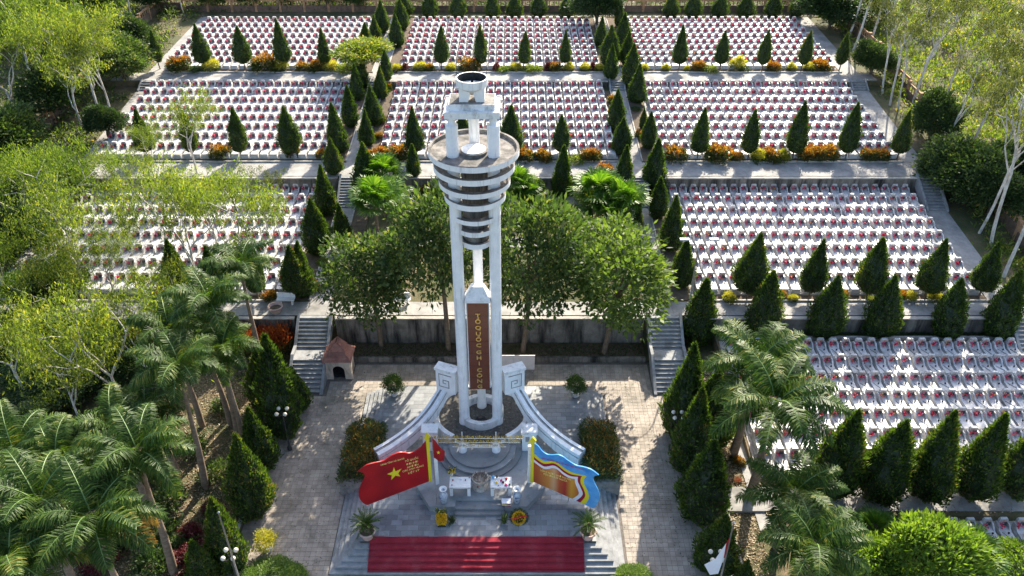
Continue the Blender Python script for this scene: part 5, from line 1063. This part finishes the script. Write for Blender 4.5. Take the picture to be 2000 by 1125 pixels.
table(-.62, 31.85, 'white plank table right of the incense urn, crowded with offerings', [(-.45, .3, .10, .2, 'sheet_blue', 'water_bottle', 'pale blue bottle at the back left of the right table'), (-.25, .32, .08, .22, 'bark_brown', 'brown_jar', 'brown jar at the back of the right table'), (-.3, 0, .12, .07, 'pot_white', 'bowl', 'white bowl on the left of the right table'), (-.25, -.1, .09, .1, 'flower_yellow', 'fruit_plate', 'yellow fruit on the right table'), (0, .08, .08, .1, 'letter_magenta', 'purple_cup', 'purple offering in the middle of the right table'), (.12, -.05, .1, .1, 'leaf_maroon', 'dark_fruit', 'dark fruit in the middle of the right table'), (.3, .2, .1, .1, 'flag_red', 'red_packet', 'red packet at the back right of the right table'), (.28, -.25, .12, .06, 'letter_magenta', 'pink_plate', 'pink plate at the front of the right table'), (.48, -.24, .07, .1, 'leaf_bright', 'green_fruit', 'green fruit at the right end of the right table'), (-.15, -.28, .035, .06, 'soot', 'dark_cup', 'small dark cup at the front of the right table')])
def urn():
    t = thing('incense_urn', 'carved stone incense urn full of burnt sticks between the two tables', 'urn', (-1.82, 32.2, PZ + .42)); t.scale = (.88, .88, .8)
    MB().lathe([(.52, 0), (.52, .10), (.30, .16), (.22, .34), (.26, .46)], 24).build('pedestal', 'stone_urn', t, True)
    MB().lathe([(.24, .46), (.40, .55), (.50, .72), (.50, .86), (.56, .92), (.56, .98), (.46, .98), (.44, .88), (.01, .88)], 28).build('bowl', 'stone_urn', t, True)
    for s in (-1, 1): MB().tube([(s * .46, 0, .75), (s * .68, 0, .85), (s * .70, 0, 1.05), (s * .58, 0, 1.12)], [.07, .08, .07, .05], 8).build('handle', 'stone_urn', t, True)
    r = np.random.default_rng(3); mb = MB()
    for k in range(170):
        a, q = r.uniform(0, 6.28), .42 * math.sqrt(r.random()); x, y = q * math.cos(a), q * math.sin(a); h = r.uniform(.12, .34); mb.tube([(x, y, .87), (x * 1.35 + r.normal() * .03, y * 1.35 + r.normal() * .03, .87 + h)], .008, 3)
    mb.build('incense_sticks', 'incense', t); MB().box(-.2, -.12, -.33, -.30, .28, .42).build('red_tag', 'flag_red', t)
urn()
def vase(x, y, lab):
    t = thing('vase', lab, 'vase', (x, y, PZ + .42), 0, 'porcelain vases'); MB().lathe([(.14, 0), (.17, .06), (.24, .45), (.25, .62), (.18, .78), (.10, .88), (.09, .96), (.14, 1.06), (.215, 1.12), (.19, 1.12), (.10, 1.02), (.01, 1.0)], 28).build('body', 'porcelain_blue', t, True)
    MB().lathe([(.11, 1.035), (.19, 1.125), (.225, 1.13), (.225, 1.11)], 28).build('rim', 'pot_white', t, True)
vase(-3.86, 31.05, 'tall blue and white porcelain vase left of the altar steps'); vase(.28, 31.05, 'tall blue and white porcelain vase right of the altar steps')
def stand_plant(x, y, lab, n=60, s=.55):
    r = np.random.default_rng(int(abs(x * 100))); t = thing('leafy_bundle', lab, 'plant', (x, y, PZ), 0, 'green bundles beside the wreaths'); P = np.zeros((n, 3)) + r.normal(size=(n, 3)) * .06 + np.array([0, 0, .15]); D = rdir(n, r) + np.array([0, 0, .9]); V, Q = leaves(P, D, r.uniform(.5, 1.0, n) * s, .05, 1, r); link('foliage', np_mesh('foliage', V, Q, ['leaf_broad']), t)
    MB().lathe([(.12, 0), (.15, .22), (.12, .22)], 12).build('pot', 'soot', t)
stand_plant(-3.35, 30.0, 'green leafy bundle right of the yellow wreath'); stand_plant(-.45, 30.0, 'green leafy bundle left of the round wreath', 60, .6)
def wreath_left():
    t = thing('wreath', 'rounded rectangular wreath of solid yellow flowers with green leaves on top', 'wreath', (-3.9, 29.75, PZ), 0, 'funeral wreaths'); r = np.random.default_rng(12); n = 900; x = r.uniform(-.29, .29, n); z = r.uniform(.28, 1.0, n); k = (np.abs(x) / .3) ** 4 + (np.abs(z - .64) / .37) ** 4 < 1
    P = np.stack([x[k], -.05 + r.normal(size=k.sum()) * .02 + (z[k] - .6) * .35, z[k]], 1); V, Q = leaves(P, rdir(len(P), r) + np.array([0, -1.2, .4]), .07, .07, 1, r); link('flowers', np_mesh('flowers', V, Q, ['flower_yellow']), t)
    n = 70; P = np.stack([r.uniform(-.3, .3, n), r.uniform(-.05, .15, n), np.where(r.random(n) < .65, r.uniform(.95, 1.1, n), r.uniform(.1, .3, n))], 1); V, Q = leaves(P, rdir(n, r) + np.array([0, 0, .5]), .35, .05, 1, r); link('foliage', np_mesh('foliage', V, Q, ['leaf_croton_yellow', 'leaf_broad'], r.integers(0, 2, n)), t)
    MB().box(-.22, .22, -.1, .25, 0, .12).build('base', 'soot', t); MB().prism([(-.26, .14), (.26, .14), (.28, .95), (-.28, .95)], .02, .06, 'y').build('backing', 'dark_core', t).rotation_euler.x = -.33
wreath_left()
def wreath_right():
    t = thing('wreath', 'round yellow flower wreath with a red ribbon on a wire stand', 'wreath', (.38, 29.75, PZ), 0, 'funeral wreaths'); r = np.random.default_rng(13); tilt = Matrix.Translation((0, 0, .72)) @ Matrix.Rotation(-.38, 4, 'X'); e = Empty = None
    def pl(P): return np.array([tilt @ Vector(p) for p in P])
    n = 700; a = r.uniform(0, 6.28, n); q = r.uniform(.29, .40, n); P = pl(np.stack([q * np.cos(a) * .95, -.05 + r.normal(size=n) * .02, q * np.sin(a) * 1.1], 1)); V, Q = leaves(P, rdir(n, r) + np.array([0, -1, .4]), .06, .06, 1, r); link('flower_ring', np_mesh('flower_ring', V, Q, ['flower_yellow']), t)
    n = 260; a = r.uniform(0, 6.28, n); q = .24 * np.sqrt(r.random(n)); P = pl(np.stack([q * np.cos(a), -.045 + r.normal(size=n) * .02, q * np.sin(a)], 1)); V, Q = leaves(P, rdir(n, r) + np.array([0, -1, .4]), .07, .06, 1, r); link('flower_centre', np_mesh('flower_centre', V, Q, ['flower_yellow', 'leaf_broad', 'leaf_maroon'], r.choice(3, n, p=[.45, .3, .25])), t)
    n = 220; a = r.uniform(0, 6.28, n); P = pl(np.stack([.42 * np.cos(a), np.zeros(n), .46 * np.sin(a)], 1)); D = np.stack([np.cos(a), np.zeros(n), np.sin(a)], 1) + r.normal(size=(n, 3)) * .5; V, Q = leaves(P, D, .16, .05, 1, r); link('leaf_rim', np_mesh('leaf_rim', V, Q, ['leaf_broad']), t)
    o = MB().box(-.46, .46, -.10, -.085, -.05, .05).build('ribbon', 'flag_red', t); o.matrix_local = tilt @ Matrix.Translation((0, 0, .04)) @ Matrix.Rotation(-.24, 4, 'Y')
    o = MB().lathe([(.42, -.0), (.42, .03), (.01, .03)], 28).build('backing', 'dark_core', t); o.matrix_local = tilt @ Matrix.Rotation(R(90), 4, 'X') @ Matrix.Translation((0, 0, -.04))
    for s in (-1, 1): MB().tube([(s * .28, -.12, 0), (s * .2, .1, .5)], .012, 5).build('stand_leg', 'steel', t)
    MB().tube([(-.26, -.06, .12), (.26, -.06, .12)], .012, 5).build('stand_bar', 'steel', t)
wreath_right()
o = MB(); 
def books():
    t = thing('paper_bundle', 'stack of coloured paper offerings beside the right vase', 'paper', (-.32, 30.95, PZ + .42)); 
    for k, mt in enumerate(('flag_red', 'sheet_white', 'letter_yellow', 'carpet_red', 'sheet_white')): MB().box(-.26, .26, -.18, .18, k * .05, k * .05 + .045, rz=.15 * (k % 3 - 1)).build('paper_sheaf', mt, t)
books()
def bouquet():
    r = np.random.default_rng(31); t = thing('bouquet', 'yellow flower bouquet at the back corner of the left table', 'flowers', (-3.45, 32.35, PZ + 1.2)); n = 90; P = r.normal(size=(n, 3)) * .11 + np.array([0, 0, .32]); V, Q = leaves(P, rdir(n, r) + np.array([0, 0, .6]), .13, .09, 1, r); link('flowers', np_mesh('flowers', V, Q, ['flower_yellow', 'leaf_dark'], r.integers(0, 2, n)), t); MB().lathe([(.06, -.0), (.09, .12), (.07, .24)], 10).build('vase', 'pot_white', t)
bouquet()
# potted cycads on the front corners
def cycad_leaf(r, L=1.05):
    n = 26; u = np.linspace(.15, 1, n); th = 1.05 - u * 1.0; du = np.diff(np.concatenate([[0], u])); hx = np.cumsum(np.cos(th) * du) * L; hz = np.cumsum(np.sin(th) * du) * L; c = np.stack([hx, 0 * hx, hz], 1); T = np.stack([np.cos(th), 0 * th, np.sin(th)], 1); parts = []
    for s in (-1, 1):
        D = T * .6 + np.array([0, s, .25]); parts.append((*leaves(c, D, .17 * np.interp(u, [0, .4, 1], [.7, 1, .4]), .022, 0.2, r), 0))
    mb = MB().tube([tuple(c[i]) for i in range(0, n, 6)] + [tuple(c[-1])], .012, 4); parts.append((np.array(mb.v), np.array([f for f in mb.f if len(f) == 4]), 0)); return grow('frond', *join(parts), ['leaf_palm'])
CYC = cycad_leaf(np.random.default_rng(4))
def cycad(x, y, lab, bud):
    t = thing('potted_cycad', lab, 'potted plant', (x, y, PZ), 0, 'potted cycads'); MB().lathe([(.26, 0), (.30, .05), (.34, .3), (.44, .5), (.48, .52), (.48, .58), (.40, .58), (.38, .5), (.01, .5)], 26).build('pot', 'pot_clay', t, True); MB().lathe([(.39, .52), (.01, .54)], 20).build('potting_soil', 'soil', t)
    MB().lathe([(.15, .5), (.17, .7), (.13, .95), (.05, 1.02), (.01, 1.03)], 12).build('stem', 'bark_brown', t, True)
    if bud: MB().lathe([(.01, 1.0), (.12, 1.04), (.13, 1.14), (.06, 1.2), (.01, 1.21)], 14).build('cone_bud', 'incense', t, True)
    for k in range(34):
        o = link('frond', CYC, t); o.location.z = .96; s = rng.uniform(.8, 1.1); o.scale = (s, s, s); o.rotation_euler = (0, -.55 + 1.15 * (k / 34), 2.4 * k)
cycad(-7.9, 28.98, 'potted cycad on the left front corner of the platform', False); cycad(4.15, 28.98, 'potted cycad with a pale central bud on the right front corner', True)
# pots with round shrubs
def potted(x, y, z, lab, mesh, r, pot='pot_white'):
    t = thing('potted_shrub', lab, 'potted plant', (x, y, z), 0, 'potted round shrubs'); MB().lathe([(.16, 0), (.24, .12), (.30, .34), (.32, .42), (.26, .42), (.24, .34), (.01, .34)], 22).build('pot', pot, t, True); o = link('foliage', mesh, t); o.location.z = .42 + r * .9; o.scale = (r,) * 3; MB().tube([(0, 0, .3), (0, 0, .42 + r * .6)], .04, 6).build('stem', 'bark_brown', t)
SHR = blob_mesh(150, 150, 26, .16, .07, ['leaf_bright'], None, .9); SHY = blob_mesh(151, 150, 24, .16, .075, ['leaf_croton_yellow'], None, .75)
potted(-7.8, 40.4, PZ, 'round green shrub in a white pot at the left back corner of the platform', SHR, .62); potted(4.2, 40.3, PZ, 'round green shrub in a white pot at the right back corner of the platform', SHR, .62)
potted(-13.48, 28.75, 0, 'yellow-green shrub in a white pot on the left plaza paving', SHY, .52)
# stone planters with croton hedges on the platform sides
def planter(x0, x1, lab):
    t = thing('stone_planter', lab, 'planter', ((x0 + x1) / 2, 35, 0), 0, 'stone planters'); w = (x1 - x0) / 2; y0, y1 = -2.3, 2.2
    for a, b, c, d, nm in ((-w, w, y0, y0 + .25, 'front'), (-w, w, y1 - .25, y1, 'back'), (-w, -w + .22, y0 + .25, y1 - .25, 'side'), (w - .22, w, y0 + .25, y1 - .25, 'side')): MB().box(a, b, c, d, 0, 1.15).build(nm, 'planter_stone', t)
    MB().box(-w + .22, w - .22, y0 + .25, y1 - .25, .2, 1.0).build('potting_soil', 'soil', t); r = np.random.default_rng(int(50 + x0))
    for j in range(2):
        for k in range(6): MB().box(-w + .02 + k * (2 * w - .04) / 6 + .015, -w + .02 + (k + 1) * (2 * w - .04) / 6 - .015, y0 - .02, y0, .12 + j * .5, .58 + j * .5).build('facing_stone', 'planter_stone', t)
    n = 7200; px_, py_ = r.uniform(-w - .12, w + .12, n), r.uniform(y0 - .05, y1 + .1, n); P = np.stack([px_, py_, .95 + r.random(n) ** .6 * (1.35 - .55 * np.abs(px_ / w) ** 3 - .45 * np.abs(py_ / 2.2) ** 4 + .22 * np.sin(px_ * 4.1 + x0) * np.sin(py_ * 3.3 + 1))], 1); D = rdir(n, r) + np.array([0, 0, .75]); V, Q = leaves(P, D, r.uniform(.14, .34, n), r.uniform(.035, .06, n), 1, r)
    link('hedge', np_mesh('hedge', V, Q, ['leaf_croton_low', 'leaf_broad', 'leaf_croton_top'], np.where(P[:, 2] > 1.7, r.choice(3, n, p=[.25, .50, .25]), r.choice(3, n, p=[.2, .79, .01]))), t)
planter(-10.1, -7.95, 'stone planter with a dark croton hedge on the left side of the platform'); planter(4.3, 6.35, 'stone planter with an orange-topped croton hedge on the right side of the platform')
# lamps with four globes
def globe_lamp(px, py, h, lab, Yfix=None):
    X, Y = at(px, py, h); t = thing('globe_lamp', lab, 'lamp', (X, Y, ground(X, Y)), 0, 'four-globe lamps'); z0 = t.location.z; h -= z0
    MB().lathe([(.14, 0), (.14, .25), (.06, .35), (.045, h - .25), (.03, h)], 10).build('post', 'dark_steel', t, True)
    for k in range(4):
        a = R(45 + 90 * k); e = (.36 * math.cos(a), .36 * math.sin(a), h - .02); MB().tube([(0, 0, h - .3), (e[0] * .6, e[1] * .6, h - .32), (e[0], e[1], h - .18)], .018, 5).build('arm', 'dark_steel', t)
        MB().lathe([(.005, -.125)] + [(.125 * math.cos(R(q)), .125 * math.sin(R(q))) for q in range(-75, 90, 15)] + [(.005, .125)], 16, e).build('globe', 'globe_glass', t, True)
globe_lamp(550, 803, 3.3, 'four-globe lamp in front of the tall left plaza cypresses'); globe_lamp(448, 1082, 3.3, 'four-globe lamp at the bottom left before a cypress'); globe_lamp(1325, 810, 3.3, 'four-globe lamp among the right plaza cypresses'); globe_lamp(1400, 1085, 3.3, 'four-globe lamp at the bottom right beside the hanging flag')
# flagpoles
def flagpole(topx, topy, Y, lab):
    z = zat(topy, Y); X = xat(topx, Y, z); g = ground(X, Y); t = thing('flagpole', lab, 'flagpole', (X, Y, g), 0, 'flagpoles'); MB().tube([(0, 0, 0), (0, 0, z - g)], [.06, .035], 8).build('pole', 'steel', t, True); MB().lathe([(.01, -.06), (.07, 0), (.01, .07)], 10, (0, 0, z - g + .05)).build('finial', 'steel', t); return t, z - g
flagpole(427, 1002, 25.4, 'bare grey flagpole at the bottom left in front of the cypress')
t, h = flagpole(1433, 1022, 25.4, 'grey flagpole at the bottom right with a drooping white and red flag')
def drape(t, pts_, mat, name):
    o = MB().add(pts_, [(0, 1, 2, 3)] if len(pts_) == 4 else [tuple(range(len(pts_)))]).build(name, mat, t); m = o.modifiers.new('sub', 'SUBSURF'); m.subdivision_type = 'SIMPLE'; m.levels = m.render_levels = 3; s = o.modifiers.new('thick', 'SOLIDIFY'); s.thickness = .012
drape(t, [(-.03, 0, h - 1.0), (-.03, 0, h - 2.3), (-.14, -.10, h - 2.5), (-.16, -.06, h - 1.4)], 'flag_red', 'flag_stripe'); drape(t, [(-.16, -.06, h - 1.4), (-.14, -.10, h - 2.5), (-.28, -.25, h - 3.5), (-.50, -.05, h - 2.6)], 'sheet_white', 'flag_cloth'); drape(t, [(-.50, -.05, h - 2.6), (-.28, -.25, h - 3.5), (-.62, -.1, h - 3.8), (-.95, .05, h - 3.2)], 'sheet_white', 'flag_cloth')
# small red flag on its pole beside the left billboard
def small_flag():
    X, Y = -4.25, 31.0; t = thing('flagpole', 'thin pole with a small hanging red flag beside the red billboard', 'flagpole', (X, Y, PZ + .42), 0, 'flagpoles'); z1 = zat(852, Y) - PZ - .42
    MB().tube([(0, 0, 0), (0, 0, z1)], .022, 6).build('pole', 'steel', t)
    mb = MB(); n = 8; vs = []
    for i in range(n + 1):
        u = i / n
        for j in range(5): v = j / 4; vs.append((.02 + u * .62 - .08 * v * u, .06 * math.sin(u * 7 + v), z1 - .15 - u * 1.0 - v * (1.55 - .75 * u)))
    mb.add(vs, [(i * 5 + j, (i + 1) * 5 + j, (i + 1) * 5 + j + 1, i * 5 + j + 1) for i in range(n) for j in range(4)]); mb.build('flag', 'flag_red', t, True)
    st = [(.30 + .10 * (1 if k % 2 == 0 else .4) * math.sin(k * math.pi / 5), -.075, z1 - 1.15 + .16 * (1 if k % 2 == 0 else .4) * math.cos(k * math.pi / 5)) for k in range(10)]
    MB().add(st + [(p[0], p[1] + .01, p[2]) for p in st], [tuple(range(10))[::-1]] + [(i, (i + 1) % 10, 10 + (i + 1) % 10, 10 + i) for i in range(10)]).build('star', 'flag_yellow', t)
small_flag()
# double-armed street lamp on the right lane
def street_lamp():
    X, Y, Z = onground(1347, 590); t = thing('street_lamp', 'slender double-armed street lamp at the front left of the right middle graves', 'lamp', (X, Y, Z)); h = zat(468, Y) - Z
    MB().tube([(0, 0, 0), (0, 0, h - .9)], [.07, .045], 8).build('pole', 'steel', t, True)
    for s in (-1, 1):
        MB().tube([(0, 0, h - .92), (s * .15, 0, h - .4), (s * .45, 0, h - .08), (s * .75, 0, h)], .03, 6).build('arm', 'steel', t, True); MB().box(min(s * .7, s * 1.35), max(s * .7, s * 1.35), -.12, .12, h - .04, h + .08).build('lamp_head', 'board_grey', t)
street_lamp()
# incinerator house with tiled roof
def incinerator():
    X, Y = -11.98, 43.75; t = thing('incinerator', 'small stucco offering incinerator with a stepped red tiled roof by the left staircase', 'incinerator', (X, Y, 0)); w, d, h = .82, .72, 1.65
    arch = [(-w, 0), (-.42, 0), (-.42, .75)] + [(-.42 * math.cos(R(a)), .75 + .42 * math.sin(R(a))) for a in range(15, 166, 15)] + [(.42, .75), (.42, 0), (w, 0), (w, h), (-w, h)]
    b = MB().prism(arch, -d, -d + .18, 'y').box(-w, -w + .16, -d + .18, d, 0, h).box(w - .16, w, -d + .18, d, 0, h).box(-w + .16, w - .16, d - .16, d, 0, h); bo = b.build('wall', 'stucco', t)
    MB().box(-w + .17, w - .17, -d + .19, d - .17, .0, .06).box(-w + .17, w - .17, d - .22, d - .17, .06, 1.5).build('fire_hole', 'soot', t)
    for s in (-1, 1): MB().prism([(s * w, 0), (s * (w + .14), 0), (s * w, 1.0)], -d - .02, -d + .3, 'y').build('buttress', 'stucco', t)
    def hip(w0, d0, z0, w1, d1, z1): 
        return [[(-w0, -d0, z0), (w0, -d0, z0), (w1, -d1, z1), (-w1, -d1, z1)], [(w0, -d0, z0), (w0, d0, z0), (w1, d1, z1), (w1, -d1, z1)], [(w0, d0, z0), (-w0, d0, z0), (-w1, d1, z1), (w1, d1, z1)], [(-w0, d0, z0), (-w0, -d0, z0), (-w1, -d1, z1), (-w1, d1, z1)]]
    for nm, fs in (('lower_roof', hip(1.0, .9, h, .45, .4, 2.3)), ('upper_roof', hip(.58, .5, 2.28, .02, .3, 2.95))):
        roof = MB()
        for q in fs: roof.add(q, [(0, 1, 2, 3)])
        ro = roof.build(nm, 'roof_tile', t); tl = MB()
        for q in fs:
            a, b_, c, dd = [Vector(p) for p in q]; nn = (b_ - a).cross(dd - a).normalized() * .03
            for k in range(5):
                u0, u1 = k / 5, (k + 1) / 5; p0, p1 = a.lerp(dd, u0), b_.lerp(c, u0); p2, p3 = b_.lerp(c, u1), a.lerp(dd, u1); tl.add([p0 + nn, p1 + nn, p2 + nn * .2, p3 + nn * .2, p0, p1], [(0, 1, 2, 3), (4, 5, 1, 0)])
        tl.build('tile_course', 'roof_tile', ro)
    MB().box(-.5, .5, -.42, .42, 2.2, 2.3).build('neck', 'stucco', t)
incinerator()
# notice board leaning behind the monument
def board():
    X, Y = at(1012, 724, 0); t = thing('notice_board', 'plain pale board standing on the paving behind the monument', 'board', (X, Y, 0)); MB().box(-1.15, 1.15, -.03, .03, .12, 1.35).build('panel', 'board_grey', t); MB().box(-1.17, 1.17, -.035, .035, 1.35, 1.40).build('top_edge', 'steel', t); MB().box(-.35, -.335, -.034, -.03, .12, 1.35).build('panel_seam', 'steel', t)
    for s in (-1, 1): MB().box(s * 1.0 - .03, s * 1.0 + .03, -.25, .25, 0, .12).build('foot', 'steel', t)
board()
def bench(px, py, lab):
    X, Y, Z = onground(px, py); t = thing('bench', lab, 'bench', (X, Y, Z + .02), 0, 'white stone benches'); MB().box(-.65, .65, -.2, .2, .40, .48).build('seat', 'white_paint', t); MB().box(-.65, .65, .2, .27, .48, .85).build('backrest', 'white_paint', t)
    for s in (-1, 1): MB().box(s * .45 - .06, s * .45 + .06, -.16, .16, 0, .4).build('leg', 'white_paint', t)
bench(560, 594, 'white bench on the left middle path near the lane'); bench(785, 594, 'white bench on the path behind the monument trees')
X, Y, Z = onground(540, 610); t = thing('clay_pot', 'large empty clay pot on the left middle path beside the staircase', 'pot', (X, Y, Z + .02)); MB().lathe([(.3, 0), (.42, .3), (.52, .5), (.55, .5), (.55, .56), (.46, .56), (.40, .3), (.01, .28)], 24).build('bowl', 'pot_clay', t, True); MB().lathe([(.43, .36), (.01, .37)], 20).build('potting_soil', 'soil', t)
